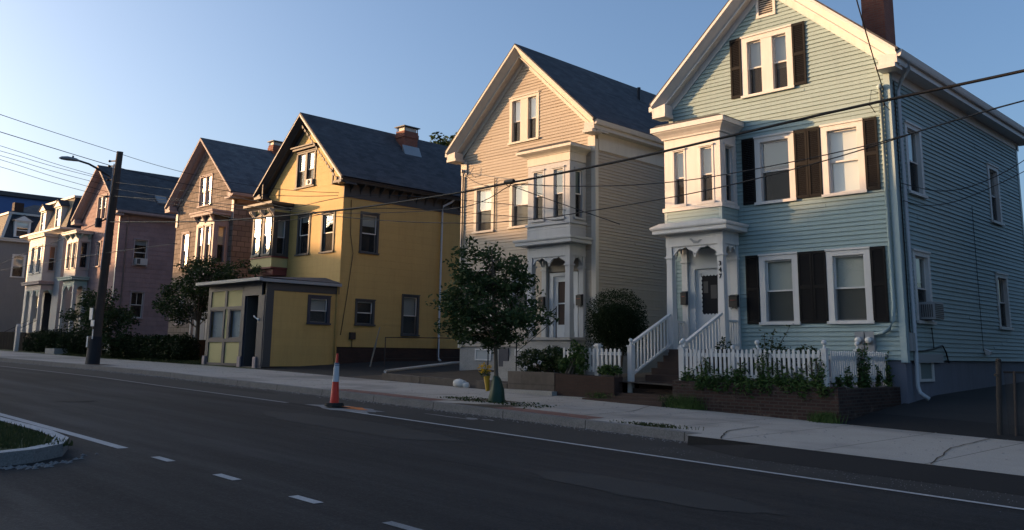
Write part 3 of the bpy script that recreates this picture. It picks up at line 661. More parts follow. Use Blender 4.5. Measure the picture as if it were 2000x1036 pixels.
# ================================================================ BLUE HOUSE
def blue_house():
    xl, xr, yf, yb = -13.57, -7.56, 20.0, 29.8
    T = thing('blue_house', 'light blue clapboard house with black shutters and white porch bay, right of the picture', 'house', (-10.55, 20, .9), 'houses along the far side of the street')
    F = Fr('front', yf); FR = Fr('right', xr)
    ops = []
    ops.append(window(T, F, -11.29, -9.87, 8.2, 9.84, c=.16, n=2, mull=.31, blinds=[('greyblind', .52), ('greyblind', .6)], sill=True))
    ops.append(window(T, F, -11.01, -9.94, 5.36, 7.09, c=.15, blinds=('greenblind', .42), label=None))
    ops.append(window(T, F, -9.24, -8.21, 5.36, 7.09, c=.15, blinds=('whiteblind', 1), screen=False))
    ops.append(window(T, F, -11.0, -9.98, 2.37, 4.08, c=.15, blinds=('blind', 1)))
    ops.append(window(T, F, -9.26, -8.22, 2.37, 4.08, c=.15, blinds=('blind', 1)))
    # louvred gable vent
    k = MB(); u0, u1, z0, z1 = -10.82, -10.28, 10.24, 10.85
    for b in ((u0, u0 + .07, z0, z1), (u1 - .07, u1, z0, z1), (u0 + .07, u1 - .07, z0, z0 + .07), (u0 + .07, u1 - .07, z1 - .07, z1)): k.box(F, b[0], b[1], 0, .045, b[2], b[3])
    v = k.build('vent', M['white'], T); k = MB()
    for i in range(8): z = z0 + .07 + i * .06; k.add([F(u0 + .07, .03, z), F(u1 - .07, .03, z), F(u1 - .07, -.02, z + .055), F(u0 + .07, -.02, z + .055)], [(0, 1, 2, 3)])
    k.build('louvre', M['offwhite'], T, v)
    k = MB(); k.box(F, u0 + .05, u1 - .05, -.06, -.05, z0, z1); k.build('vent_opening', M['dark'], T, v)
    ops.append((u0 + .03, u1 - .03, z0 + .03, z1 - .03))
    # shutters
    for a, b, z0, z1 in ((-11.62, -11.3, 8.23, 9.85), (-9.86, -9.52, 8.23, 9.85), (-11.37, -11.02, 5.38, 7.09), (-9.93, -9.6, 5.38, 7.09), (-9.59, -9.26, 5.38, 7.09), (-8.2, -7.88, 5.38, 7.09),
                         (-11.37, -11.02, 2.38, 4.08), (-9.97, -9.62, 2.38, 4.08), (-9.61, -9.27, 2.38, 4.08), (-8.21, -7.87, 2.38, 4.08)): shutter(T, F, a, b, z0, z1)
    dops = [(-12.95, -11.9, 1.75, 3.9)]
    walls(T, 'wall', 'blue', F, [(1.55, xl, xr), (8.3, xl, xr), (11.1, -10.62, -10.5)], 1.55, 11.1, ops + dops, .105, .026)
    # right side
    so = [window(T, FR, 20.72, 21.74, 5.37, 7.08, c=.13, blinds=('greyblind', .45)), window(T, FR, 26.72, 27.7, 5.37, 7.05, c=.13, blinds=('greenblind', .5)),
          window(T, FR, 20.68, 21.72, 2.39, 4.05, c=.13, blinds=('greyblind', .4), screen=True), window(T, FR, 26.66, 27.7, 2.42, 3.96, c=.13, blinds=('greenblind', .5))]
    walls(T, 'wall', 'blue', FR, [(1.55, yf, yb), (8.3, yf, yb)], 1.55, 8.3, so, .105, .026)
    walls(T, 'wall', 'blue', Fr('left', xl), [(1.55, yf, yb), (8.3, yf, yb)], 1.55, 8.3, [], .105, .02)
    walls(T, 'wall', 'blue', Fr('back', yb), [(1.55, xl, xr), (8.3, xl, xr), (11.1, -10.62, -10.5)], 1.55, 11.1, [], .105, .02)
    corner(T, 'bluetrim', (xl - .03, xl + .11, yf - .03, yf - .001, 1.5, 8.1), (xl - .03, xl - .001, yf, yf + .12, 1.5, 8.1))
    corner(T, 'bluetrim', (xr - .11, xr + .03, yf - .03, yf - .001, 1.5, 8.1), (xr + .001, xr + .03, yf, yf + .12, 1.5, 8.1), (xr + .001, xr + .03, yb - .12, yb + .03, 1.5, 8.1))
    gable_roof(T, -13.9, -7.2, 8.47, -10.555, 11.46, 19.56, 30.3, yf, xl, xr, h=.34, mtrim='white', mroof='shingle', zl=8.42)
    # foundation
    k = MB(); k.box(W0, xl + .02, xr - .04, yf + .04, yb - .04, .2, 1.54); fo = k.build('foundation', M['foundgrey'], T)
    bw = MB(); a0, a1, b0, b1 = 20.68, 21.58, 1.08, 1.54
    FB = Fr('right', xr - .04)
    for q in ((a0, a0 + .07, b0, b1), (a1 - .07, a1, b0, b1), (a0 + .07, a1 - .07, b0, b0 + .06), (a0 + .07, a1 - .07, b1 - .05, b1)): bw.box(FB, q[0], q[1], .001, .05, q[2], q[3])
    wn = bw.build('basement_window', M['white'], T); k = MB(); k.box(FB, a0 + .071, a1 - .071, .002, .012, b0 + .06, b1 - .05); k.build('glass', M['greenblind'], T, wn)
    k = MB(); k.box(FR, 20.35, 22.1, .021, .05, 1.50, 1.70); k.build('belt_board', M['metalgrey'], T)
    chimney(T, -9.12, -8.52, 22.55, 23.2, 9.2, 12.7, cap=False)
    # air conditioner
    k = MB(); k.box(FR, 20.92, 21.5, -.06, .34, 2.47, 2.86); ac = k.build('air_conditioner', M['metalgrey'], T); k = MB()
    for i in range(8): k.box(FR, 20.96, 21.46, .341, .35, 2.5 + i * .042, 2.52 + i * .042)
    for i in range(6): k.box(W0, xr + .05 + i * .045, xr + .07 + i * .045, 20.905, 20.919, 2.52, 2.8)
    k.build('grille', M['charcoal'], T, ac)
    # downspout
    k = MB(); k.tube([(-7.12, 20.1, 8.28), (-7.14, 20.12, 8.12), (-7.42, 20.34, 7.92), (-7.5, 20.38, 7.7), (-7.49, 20.38, 1.7), (-7.5, 20.38, 1.0), (-7.47, 20.4, .85), (-7.3, 20.45, .72)], .045, 8); k.build('downspout', M['downspout'], T)
    # electric service: conduit, meters
    k = MB(); k.tube([(-7.74, 19.93, 7.72), (-7.74, 19.93, 2.75), (-7.76, 19.92, 2.42), (-7.86, 19.9, 2.22), (-8.0, 19.89, 2.14), (-8.18, 19.89, 2.12)], .042, 8); k.ball((-7.74, 19.91, 7.76), .07)
    k.build('conduit', M['bluetrim'], T)
    k = MB()
    for a in (-8.63, -8.40): k.box(F, a, a + .205, .021, .13, 1.62, 2.17)
    mt = k.build('meter_box', M['metalgrey'], T)
    for a in (-8.53, -8.3):
        k = MB(); k.tube([(a, 19.87, 1.98), (a, 19.80, 1.98)], .085, 14); k.build('meter_rim', M['galv'], T, mt)
        k = MB(); k.tube([(a, 19.80, 1.98), (a, 19.765, 1.98)], [.07, .062], 14); k.build('meter_dial', M['signwhite'], T, mt)
    # vent hood and cables on the side wall
    k = MB(); k.prism(Fr('front', 25.3), [(xr + .02, 1.72), (xr + .14, 1.70), (xr + .17, 1.78), (xr + .02, 1.86)], -.08, .08); k.build('dryer_vent', M['white'], T)
    k = MB(); k.tube([(xr + .04, 20.5, 1.75), (xr + .05, 21.0, 1.77), (xr + .05, 21.6, 1.82), (xr + .05, 22.1, 1.9), (xr + .05, 22.3, 1.75), (xr + .03, 22.5, 1.5)], .018, 6); k.build('cable', M['cable'], T)
    k = MB(); k.tube([(xr + .03, 25.1, 5.6), (xr + .03, 25.1, 1.8)], .006, 6); k.build('cable', M['copper'], T)
    k = MB(); k.tube([(xr + .045, 21.5, 2.3), (xr + .045, 21.55, 1.8)], .01, 6); k.build('cable', M['cable'], T)
    k = MB(); k.tube([(xr + .05, 20.16, 7.9), (xr + .05, 20.16, 2.2), (xr + .05, 20.3, 1.9)], .014, 6); k.build('cable', M['cable'], T)
    k = MB(); k.box(FR, 20.12, 20.3, .022, .1, 1.75, 2.15); k.build('junction_box', M['metalgrey'], T)
    # ---- porch bay
    x0, x1, yb_ = -13.24, -11.55, 19.2; FBy = Fr('front', yb_); FBr = Fr('right', x1); FBl = Fr('left', x0)
    bo = [window(T, FBy, -12.99, -12.58, 5.4, 6.92, 'white', c=.055, blinds=('greyblind', .5), proud=.012), window(T, FBy, -12.18, -11.74, 5.4, 6.92, 'white', c=.055, blinds=('greyblind', .5), proud=.012)]
    br = [window(T, FBr, 19.38, 19.84, 5.4, 6.94, 'white', c=.055, blinds=('greyblind', .5), proud=.012)]
    k = MB(); siding(k, FBy, [(5.3, x0, x1), (7.3, x0, x1)], 5.3, 7.3, bo, 9, 0); siding(k, FBr, [(5.3, yb_, yf), (7.3, yb_, yf)], 5.3, 7.3, br, 9, 0); siding(k, FBl, [(5.3, yb_, yf), (7.3, yb_, yf)], 5.3, 7.3, [], 9, 0)
    k.build('bay_wall', M['white'], T)
    k = MB(); cornice(k, x0, x1, yb_, yf, 7.22, 7.55, .26); k.build('bay_cornice', M['white'], T)
    k = MB(); k.prism(Fr('front', 0), [(x0 - .28, 7.551), (x1 + .28, 7.551), (x1 + .1, 7.62), (x0 - .1, 7.62)], -(yb_ - .2), -yf); k.build('bay_roof', M['shingle'], T)
    k = MB(); k.box(W0, x0 - .05, x1 + .05, yb_ - .05, yf - .002, 5.28, 5.38); k.build('bay_sill', M['white'], T)
    k = MB(); siding(k, FBy, [(4.9, x0 + .07, x1 - .07), (5.28, x0 + .07, x1 - .07)], 4.9, 5.28, [], .1, .016); siding(k, FBr, [(4.9, yb_ + .07, yf), (5.28, yb_ + .07, yf)], 4.9, 5.28, [], .1, .016); siding(k, FBl, [(4.9, yb_ + .07, yf), (5.28, yb_ + .07, yf)], 4.9, 5.28, [], .1, .016)
    k.build('bay_panel', M['blue'], T); corner(T, 'bluetrim', (x0 - .012, x0 + .07, yb_ - .012, yb_ + .07, 4.88, 5.279), (x1 - .07, x1 + .012, yb_ - .012, yb_ + .07, 4.88, 5.279))
    k = MB(); cornice(k, x0, x1, yb_, yf, 4.68, 4.87, .3, 2); k.prism(Fr('front', 0), [(x0 - .3, 4.871), (x1 + .3, 4.871), (x1, 4.95), (x0, 4.95)], -(yb_ - .28), -yf + .01); k.build('porch_roof', M['white'], T)
    k = MB(); k.box(W0, x0, x1, yb_, yb_ + .1, 4.36, 4.679); k.box(W0, x1 - .1, x1, yb_ + .101, yf - .022, 4.36, 4.679); k.box(W0, x0, x0 + .1, yb_ + .101, yf - .022, 4.36, 4.679); k.box(W0, x0 + .101, x1 - .101, yb_ + .101, yf - .022, 4.6, 4.63); k.build('frieze', M['white'], T)
    k = MB(); arch(k, Fr('front', yb_ + .06), x0 + .19, x1 - .19, 4.361, .2, 2); k.build('bracket', M['white'], T)
    k = MB(); arch(k, Fr('right', x1 - .05), yb_ + .19, yf - .15, 4.361, .16, 2, pend=.05); k.build('bracket', M['white'], T)
    k = MB(); arch(k, Fr('left', x0 + .05), yb_ + .19, yf - .15, 4.361, .16, 2, pend=.05); k.build('bracket', M['white'], T)
    for px_ in (x0 + .09, x1 - .09):
        k = MB(); post(k, px_, yb_ + .09, .165, 1.74, 4.36, 4.06); p = k.build('porch_post', M['white'], T)
    for ch, z in (('3', 3.80), ('4', 3.64), ('7', 3.48)): text_mesh('house_number', ch, .16, (x1 - .09, yb_ - .002, z), 'black', T, p)
    for a, b in ((-13.22, -13.05), (-11.77, -11.57)): k = MB(); k.box(F, a, b, .022, .12, 1.75, 4.0); k.box(F, a - .03, b + .03, .0225, .15, 4.0, 4.05); k.box(F, a, b, .0225, .12, 4.05, 4.36); k.build('pilaster', M['white'], T)
    # eagle ornament on the frieze
    k = MB(); k.prism(Fr('front', yb_), [(-12.50, 4.52), (-12.43, 4.46), (-12.38, 4.41), (-12.25, 4.42), (-12.14, 4.49), (-12.20, 4.49), (-12.26, 4.46), (-12.33, 4.47), (-12.40, 4.49), (-12.46, 4.54)], .001, .03); k.build('eagle_ornament', M['metalgrey'], T)
    # door
    k = MB()
    for b in ((-13.04, -12.86, 1.75, 3.93), (-11.98, -11.78, 1.75, 3.93), (-12.86, -11.98, 3.83, 3.93), (-13.04, -11.78, 3.93, 4.35)): k.box(F, b[0], b[1], -.02, .035 if b[3] > 4 else .06, b[2], b[3])
    k.build('door_frame', M['doorwhite'], T)
    k = MB(); a, b = -12.86, -11.98
    k.box(F, a, b, -.05, -.01, 1.76, 2.45); k.box(F, a, a + .14, -.05, -.01, 2.45, 3.83); k.box(F, b - .14, b, -.05, -.01, 2.45, 3.83); k.box(F, a + .14, b - .14, -.05, -.01, 3.68, 3.83); k.box(F, a + .14, b - .14, -.05, -.01, 2.45, 2.62)
    for q in ((a + .12, b - .12, 1.9, 1.93), (a + .12, b - .12, 2.36, 2.39), (a + .12, a + .15, 1.93, 2.36), (b - .15, b - .12, 1.93, 2.36)): k.box(F, q[0], q[1], -.01, .004, q[2], q[3])
    k.prism(F, [(a + .2, 2.35), (a + .44, 2.05), (a + .68, 2.35), (a + .62, 2.35), (a + .44, 2.14), (a + .26, 2.35)], -.01, .003)
    d = k.build('door', M['doorwhite'], T)
    k = MB()  # scalloped edge of the glazing
    for zz in [2.68 + .112 * i for i in range(10)]:
        for xx in (a + .14, b - .14):
            k.add([F(xx + .045 * math.cos(t), -.006, zz + .056 * math.sin(t)) for t in [6.283 * q / 10 for q in range(10)]], [tuple(range(10))])
    for xx in [a + .19 + .1 * i for i in range(6)]:
        for zz in (2.62, 3.68): k.add([F(xx + .05 * math.cos(t), -.006, zz + .045 * math.sin(t)) for t in [6.283 * q / 10 for q in range(10)]], [tuple(range(10))])
    k.build('scalloped_trim', M['doorwhite'], T, d)
    k = MB(); k.box(F, a + .14, b - .14, -.045, -.035, 2.62, 3.68); k.build('door_glass', M['dark'], T, d)
    k = MB(); k.box(F, a + .2, a + .34, -.034, -.03, 3.2, 3.5)
    k.box(F, a + .42, a + .6, -.034, -.03, 3.05, 3.4); k.build('window_card', M['charcoal'], T, d)
    k = MB(); k.ball((b - .07, yf - .03, 2.72), .035); k.build('handle', M['galv'], T, d)
    # porch floor, balusters
    k = MB(); k.box(W0, x0 - .04, x1 + .04, yb_ - .05, yf - .023, 1.66, 1.74); k.build('porch_floor', M['greypanel'], T)
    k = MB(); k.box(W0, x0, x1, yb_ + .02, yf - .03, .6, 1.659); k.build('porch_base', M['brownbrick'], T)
    for xx in (x0 + .06, x1 - .06):
        k = MB(); k.box(W0, xx - .03, xx + .03, yb_ + .19, yf - .14, 2.42, 2.47); k.box(W0, xx - .025, xx + .025, yb_ + .19, yf - .14, 1.84, 1.88)
        for i in range(5): yy = yb_ + .25 + i * .11; k.box(W0, xx - .02, xx + .02, yy - .018, yy + .018, 1.88, 2.42)
        k.build('porch_railing', M['white'], T)
    # outdoor stairs of brick
    k = MB(); n = 8
    for i in range(n): k.box(W0, -13.02, -11.6, 17.15 + i * .255, 19.14, .3, .5 + .155 * (i + 1))
    k.build('front_steps', M['steps'], T)
    for sx in (-13.1, -11.6):
        k = MB(); ya, za_, yb2, zb2 = (17.5, 1.84, 19.12, 2.58)
        for (dz, hh, ww) in ((0, .06, .045), (-.74, .05, .035)): k.add([(sx - ww, ya, za_ + dz), (sx + ww, ya, za_ + dz), (sx + ww, ya, za_ + dz + hh), (sx - ww, ya, za_ + dz + hh), (sx - ww, yb2, zb2 + dz), (sx + ww, yb2, zb2 + dz), (sx + ww, yb2, zb2 + dz + hh), (sx - ww, yb2, zb2 + dz + hh)],
                  [(0, 1, 2, 3), (4, 5, 6, 7), (0, 1, 5, 4), (3, 2, 6, 7), (0, 3, 7, 4), (1, 2, 6, 5)])
        for i in range(11): t = (i + .6) / 11.4; y = ya + (yb2 - ya) * t; z = za_ + (zb2 - za_) * t; k.box(W0, sx - .018, sx + .018, y - .018, y + .018, z - .72, z + .01)
        rl = k.build('stair_railing', M['white'], T)
        k = MB(); finial_post(k, sx, 17.45, .62, 1.98, .12); k.build('newel_post', M['white'], T, rl)
    return T
BH = blue_house()
def mailbox(x0, x1, y, z0, z1, label, group='black mailboxes by the front doors', arms=True):
    T = thing('mailbox', label, 'mailbox', ((x0 + x1) / 2, y, z0), group); F = Fr('front', y)
    k = MB(); k.box(F, x0, x1, .0, .11, z0, z1 - .03); k.prism(Fr('right', x0), [(y + .0, z1 - .03), (y, z1 + .015), (y - .13, z1 - .03)], 0, -(x1 - x0) * 0 + (x1 - x0)); k.build('box', M['iron'], T)
    k = MB(); k.box(F, x0 + .04, x1 - .04, .111, .114, z1 - .14, z1 - .12); k.build('letter_slot', M['redlead'], T)
    if arms:
        for a in (x0 + .05, x1 - .05):
            k = MB(); k.tube([(a, y - .02, z0), (a, y - .06, z0 - .05), (a, y - .1, z0 - .05), (a, y - .11, z0 - .01)], .007, 6); k.build('newspaper_hook', M['iron'], T)
mailbox(-11.76, -11.52, 19.86, 2.80, 3.10, 'black mailbox with hooks right of the porch post numbered 347 on the blue house')
mailbox(-13.2, -13.03, 19.87, 2.9, 3.24, 'narrow black mailbox left of the white door of the blue house', arms=False)

# ================================================================ BEIGE HOUSE
def beige_house():
    xl, xr, yf, yb = -23.75, -17.47, 21.5, 31.5
    T = thing('beige_house', 'beige clapboard house with cream gable trim and corner porch bay, left of the blue house', 'house', (-20.6, 21.5, 1.0), 'houses along the far side of the street')
    F = Fr('front', yf); FR = Fr('right', xr)
    ops = [window(T, F, -21.34, -19.92, 8.8, 10.48, 'beigetrim', c=.13, n=2, mull=.36, blinds=[('whiteblind', .52), ('whiteblind', .5)]),
           window(T, F, -23.08, -22.05, 5.8, 7.48, 'beigetrim', c=.13, blinds=('blind', 1)), window(T, F, -21.28, -20.25, 5.82, 7.47, 'beigetrim', c=.13, blinds=('blind', 1)),
           window(T, F, -23.08, -22.05, 2.75, 4.45, 'beigetrim', c=.13, blinds=('blind', 1)), window(T, F, -21.28, -20.25, 2.75, 4.45, 'beigetrim', c=.13, blinds=('blind', 1))]
    ops.append((-19.35, -18.15, 2.1, 4.2))
    walls(T, 'wall', 'beige', F, [(1.8, xl, xr), (8.6, xl, xr), (11.9, -20.7, -20.6)], 1.8, 11.9, ops, .105, .025)
    walls(T, 'wall', 'beige', FR, [(1.8, yf, yb), (8.6, yf, yb)], 1.8, 8.6, [], .105, .025)
    walls(T, 'wall', 'beige', Fr('left', xl), [(1.8, yf, yb), (8.6, yf, yb)], 1.8, 8.6, [], .105, .025)
    walls(T, 'wall', 'beige', Fr('back', yb), [(1.8, xl, xr), (8.6, xl, xr), (11.9, -20.7, -20.6)], 1.8, 11.9, [], .2, .018)
    corner(T, 'beigetrim', (xl - .03, xl + .12, yf - .03, yf - .001, 1.75, 8.4), (xl - .03, xl - .001, yf, yf + .12, 1.75, 8.4))
    corner(T, 'beigetrim', (xr - .14, xr + .03, yf - .03, yf - .001, 1.75, 8.4), (xr + .001, xr + .03, yf, yf + .12, 1.75, 8.4))
    corner(T, 'beigetrim', (xr - .26, xr + .04, yf - .06, yf - .031, 8.0, 8.5), (xl - .04, xl + .26, yf - .06, yf - .031, 8.0, 8.5))
    gable_roof(T, -24.15, -17.15, 8.92, -20.65, 12.18, 21.0, 32, yf, xl, xr, h=.38, mtrim='offwhite', mrake='beigetrim', mroof='shingle', zl=8.88, msoff='offwhite')
    k = MB(); k.box(FR, yf + .13, yb, .02, .05, 8.05, 8.4); k.build('frieze_board', M['beigetrim'], T)
    k = MB(); k.box(W0, xl + .03, xr - .03, yf + .03, yb - .03, .5, 1.79); k.build('foundation', M['concrete'], T)
    for a, b in ((-22.9, -22.1), (-20.95, -20.25)):
        k = MB(); G = Fr('front', yf + .03)
        for q in ((a, a + .05, 1.32, 1.72), (b - .05, b, 1.32, 1.72), (a + .05, b - .05, 1.32, 1.37), (a + .05, b - .05, 1.67, 1.72)): k.box(G, q[0], q[1], .001, .04, q[2], q[3])
        wn = k.build('basement_window', M['white'], T); k = MB(); k.box(G, a + .051, b - .051, .002, .012, 1.37, 1.67); k.build('glass', M['greyblind'], T, wn)
    k = MB(); k.box(W0, -21.7, -21.25, yf - .02, yf + .02, .8, 1.75); k.build('bulkhead_panel', M['slate'], T)
    # roof vent pipe and skylight on the right slope
    k = MB(); k.tube([(-19.6, 26.8, 11.0), (-19.6, 26.8, 11.75)], .07, 8); k.box(W0, -19.75, -19.4, 26.6, 27.0, 11.0, 11.12); k.build('vent_pipe', M['iron'], T)
    sk = MB(); F2 = Fr('front', 0); sk.prism(F2, [(-19.25, 11.02), (-18.5, 10.34), (-18.4, 10.46), (-19.15, 11.14)], -27.3, -28.2); s1 = sk.build('skylight', M['galv'], T)
    k = MB(); k.prism(F2, [(-19.10, 11.12), (-18.50, 10.58), (-18.49, 10.60), (-19.09, 11.14)], -27.4, -28.1); k.build('glass', M['bayblue'], T, s1)
    # bay
    x0, x1, yb_ = -19.66, -17.85, 20.7; FBy = Fr('front', yb_); FBr = Fr('right', x1); FBl = Fr('left', x0)
    bo = [window(T, FBy, -19.47, -18.93, 5.78, 7.47, 'bayblue', c=.07, blinds=('lace', .45), proud=.012), window(T, FBy, -18.6, -18.07, 5.78, 7.47, 'bayblue', c=.07, blinds=('greenblind', .5), proud=.012)]
    br = [window(T, FBr, 20.9, 21.36, 5.78, 7.42, 'bayblue', c=.06, blinds=('greenblind', .5), proud=.012)]
    k = MB(); siding(k, FBy, [(5.7, x0, x1), (7.62, x0, x1)], 5.7, 7.62, bo, 9, 0); siding(k, FBr, [(5.7, yb_, yf), (7.62, yb_, yf)], 5.7, 7.62, br, 9, 0); siding(k, FBl, [(5.7, yb_, yf), (7.62, yb_, yf)], 5.7, 7.62, [], 9, 0)
    k.build('bay_wall', M['bayblue'], T)
    k = MB(); k.box(W0, x0 - .02, x1 + .02, yb_ - .02, yf - .02, 7.63, 7.93); k.build('bay_frieze', M['beigetrim'], T)
    k = MB(); cornice(k, x0, x1, yb_, yf, 7.9, 8.12, .26, 3, (1.3, 1)); k.build('bay_cornice', M['beigetrim'], T)
    k = MB(); k.prism(F2, [(x0 - .34, 8.121), (x1 + .26, 8.121), (x1 + .1, 8.2), (x0 - .1, 8.2)], -(yb_ - .24), -yf + .02); k.build('bay_roof', M['shingle'], T)
    k = MB(); k.box(W0, x0 - .06, x1 + .06, yb_ - .06, yf - .02, 5.62, 5.70); k.build('bay_sill', M['bayblue'], T)
    k = MB(); siding(k, FBy, [(5.2, x0 + .06, x1 - .06), (5.62, x0 + .06, x1 - .06)], 5.2, 5.62, [], .1, .016); siding(k, FBr, [(5.2, yb_ + .06, yf), (5.62, yb_ + .06, yf)], 5.2, 5.62, [], .1, .016); siding(k, FBl, [(5.2, yb_ + .06, yf), (5.62, yb_ + .06, yf)], 5.2, 5.62, [], .1, .016)
    k.build('bay_panel', M['bayblue'], T); corner(T, 'bayblue', (x0 - .012, x0 + .06, yb_ - .012, yb_ + .06, 5.19, 5.619), (x1 - .06, x1 + .012, yb_ - .012, yb_ + .06, 5.19, 5.619))
    k = MB(); cornice(k, x0, x1, yb_, yf, 4.99, 5.19, .3, 2, (1.3, 1)); k.build('porch_roof', M['bayblue'], T)
    k = MB(); k.box(W0, x0, x1, yb_, yb_ + .1, 4.61, 4.989); k.box(W0, x1 - .1, x1, yb_ + .101, yf - .02, 4.61, 4.989); k.box(W0, x0, x0 + .1, yb_ + .101, yf - .02, 4.61, 4.989); k.box(W0, x0 + .101, x1 - .101, yb_ + .101, yf - .02, 4.9, 4.93); k.build('frieze', M['bayblue'], T)
    for G, a, b, nn in ((Fr('front', yb_ + .06), x0 + .2, x1 - .2, 2), (Fr('right', x1 - .05), yb_ + .2, yf - .17, 1), (Fr('left', x0 + .05), yb_ + .2, yf - .17, 1)):
        k = MB(); arch(k, G, a, b, 4.611, .2, nn); k.build('bracket', M['bayblue'], T)
    for px_ in (x0 + .1, x1 - .1): k = MB(); post(k, px_, yb_ + .1, .19, 2.1, 4.61, 4.3, 1.12); k.build('porch_post', M['bayblue'], T)
    for a, b in ((-19.63, -19.44), (-18.05, -17.86)): k = MB(); k.box(F, a, b, .022, .14, 2.1, 4.25); k.box(F, a - .03, b + .03, .0225, .17, 4.25, 4.3); k.box(F, a, b, .0225, .14, 4.3, 4.61); k.build('pilaster', M['bayblue'], T)
    k = MB()
    for b in ((-19.35, -19.2, 2.1, 4.17), (-18.28, -18.15, 2.1, 4.17), (-19.2, -18.28, 4.05, 4.17)): k.box(F, b[0], b[1], -.04, .06, b[2], b[3])
    k.build('door_frame', M['doorwhite'], T)
    a, b = -19.2, -18.28; k = MB(); k.box(F, a, a + .16, -.04, 0, 2.1, 4.05); k.box(F, b - .16, b, -.04, 0, 2.1, 4.05); k.box(F, a + .16, b - .16, -.04, 0, 2.1, 2.5); k.box(F, a + .16, b - .16, -.04, 0, 3.88, 4.05); k.box(F, a + .16, b - .16, -.03, .004, 3.16, 3.2)
    d = k.build('storm_door', M['doorwhite'], T); k = MB(); k.box(F, a + .161, b - .161, -.038, -.03, 2.5, 3.88); k.build('door_glass', M['steps'], T, d)
    k = MB(); k.box(F, b - .1, b - .07, .001, .05, 3.0, 3.16); k.build('handle', M['iron'], T, d)
    k = MB(); k.box(W0, x0 - .05, x1 + .05, yb_ - .05, yf - .02, 2.0, 2.09); k.box(W0, x0, x1, yb_ + .02, yf - .02, .8, 1.999); k.build('porch_floor', M['concrete'], T)
    # steps run down to the left
    k = MB()
    for i in range(7): k.box(W0, x0 + .0 + .1, x1 - .4, yb_ - .06 - .27 * (i + 1), yb_ - .06 - .27 * i - .001, .6, 2.0 - .165 * (i + 1))
    k.build('front_steps', M['concrete'], T)
    # wrought iron railing with scrolls
    for sx in (x0 + .16, x1 - .46):
        k = MB(); P = lambda t, dz: (sx, yb_ - .1 - 1.75 * t, 2.98 - 1.05 * t + dz)
        k.tube([P(0, 0), P(1, 0)], .016, 6); k.tube([P(0, -.32), P(1, -.32)], .011, 6)
        for t in (0, 1): k.tube([P(t, .05), P(t, -.92 if t == 0 else -.85)], .017, 6)
        for i in range(5):
            c = P((i + .5) / 5, -.16); pts = []
            for q in range(15): an = q / 14 * 2.6 * math.pi; rr = .13 * (1 - q / 22); pts.append((c[0], c[1] + rr * math.cos(an), c[2] + rr * math.sin(an)))
            k.tube(pts, .007, 5)
        k.build('iron_railing', M['iron'], T)
    # service entrance on the left corner
    k = MB(); k.tube([(xl + .1, yf - .07, 8.1), (xl + .1, yf - .07, 1.9)], .03, 6); k.ball((xl + .1, yf - .1, 8.15), .07); k.tube([(xl + .12, yf - .1, 8.15), (xl + .35, yf - .2, 7.9), (xl + .6, yf - .22, 7.95), (xl + .75, yf - .15, 8.2)], .012, 5); k.build('service_mast', M['galv'], T)
    k = MB(); k.tube([(-22.0, yf - .05, 5.85), (-22.0, yf - .05, 7.7)], .015, 5); k.build('antenna', M['iron'], T)
    return T
beige_house()
mailbox(-18.06, -17.84, 21.34, 3.08, 3.42, 'black mailbox on the right pilaster beside the storm door of the beige house')
mailbox(-19.66, -19.44, 21.34, 3.08, 3.4, 'black mailbox on the left pilaster of the beige house porch')

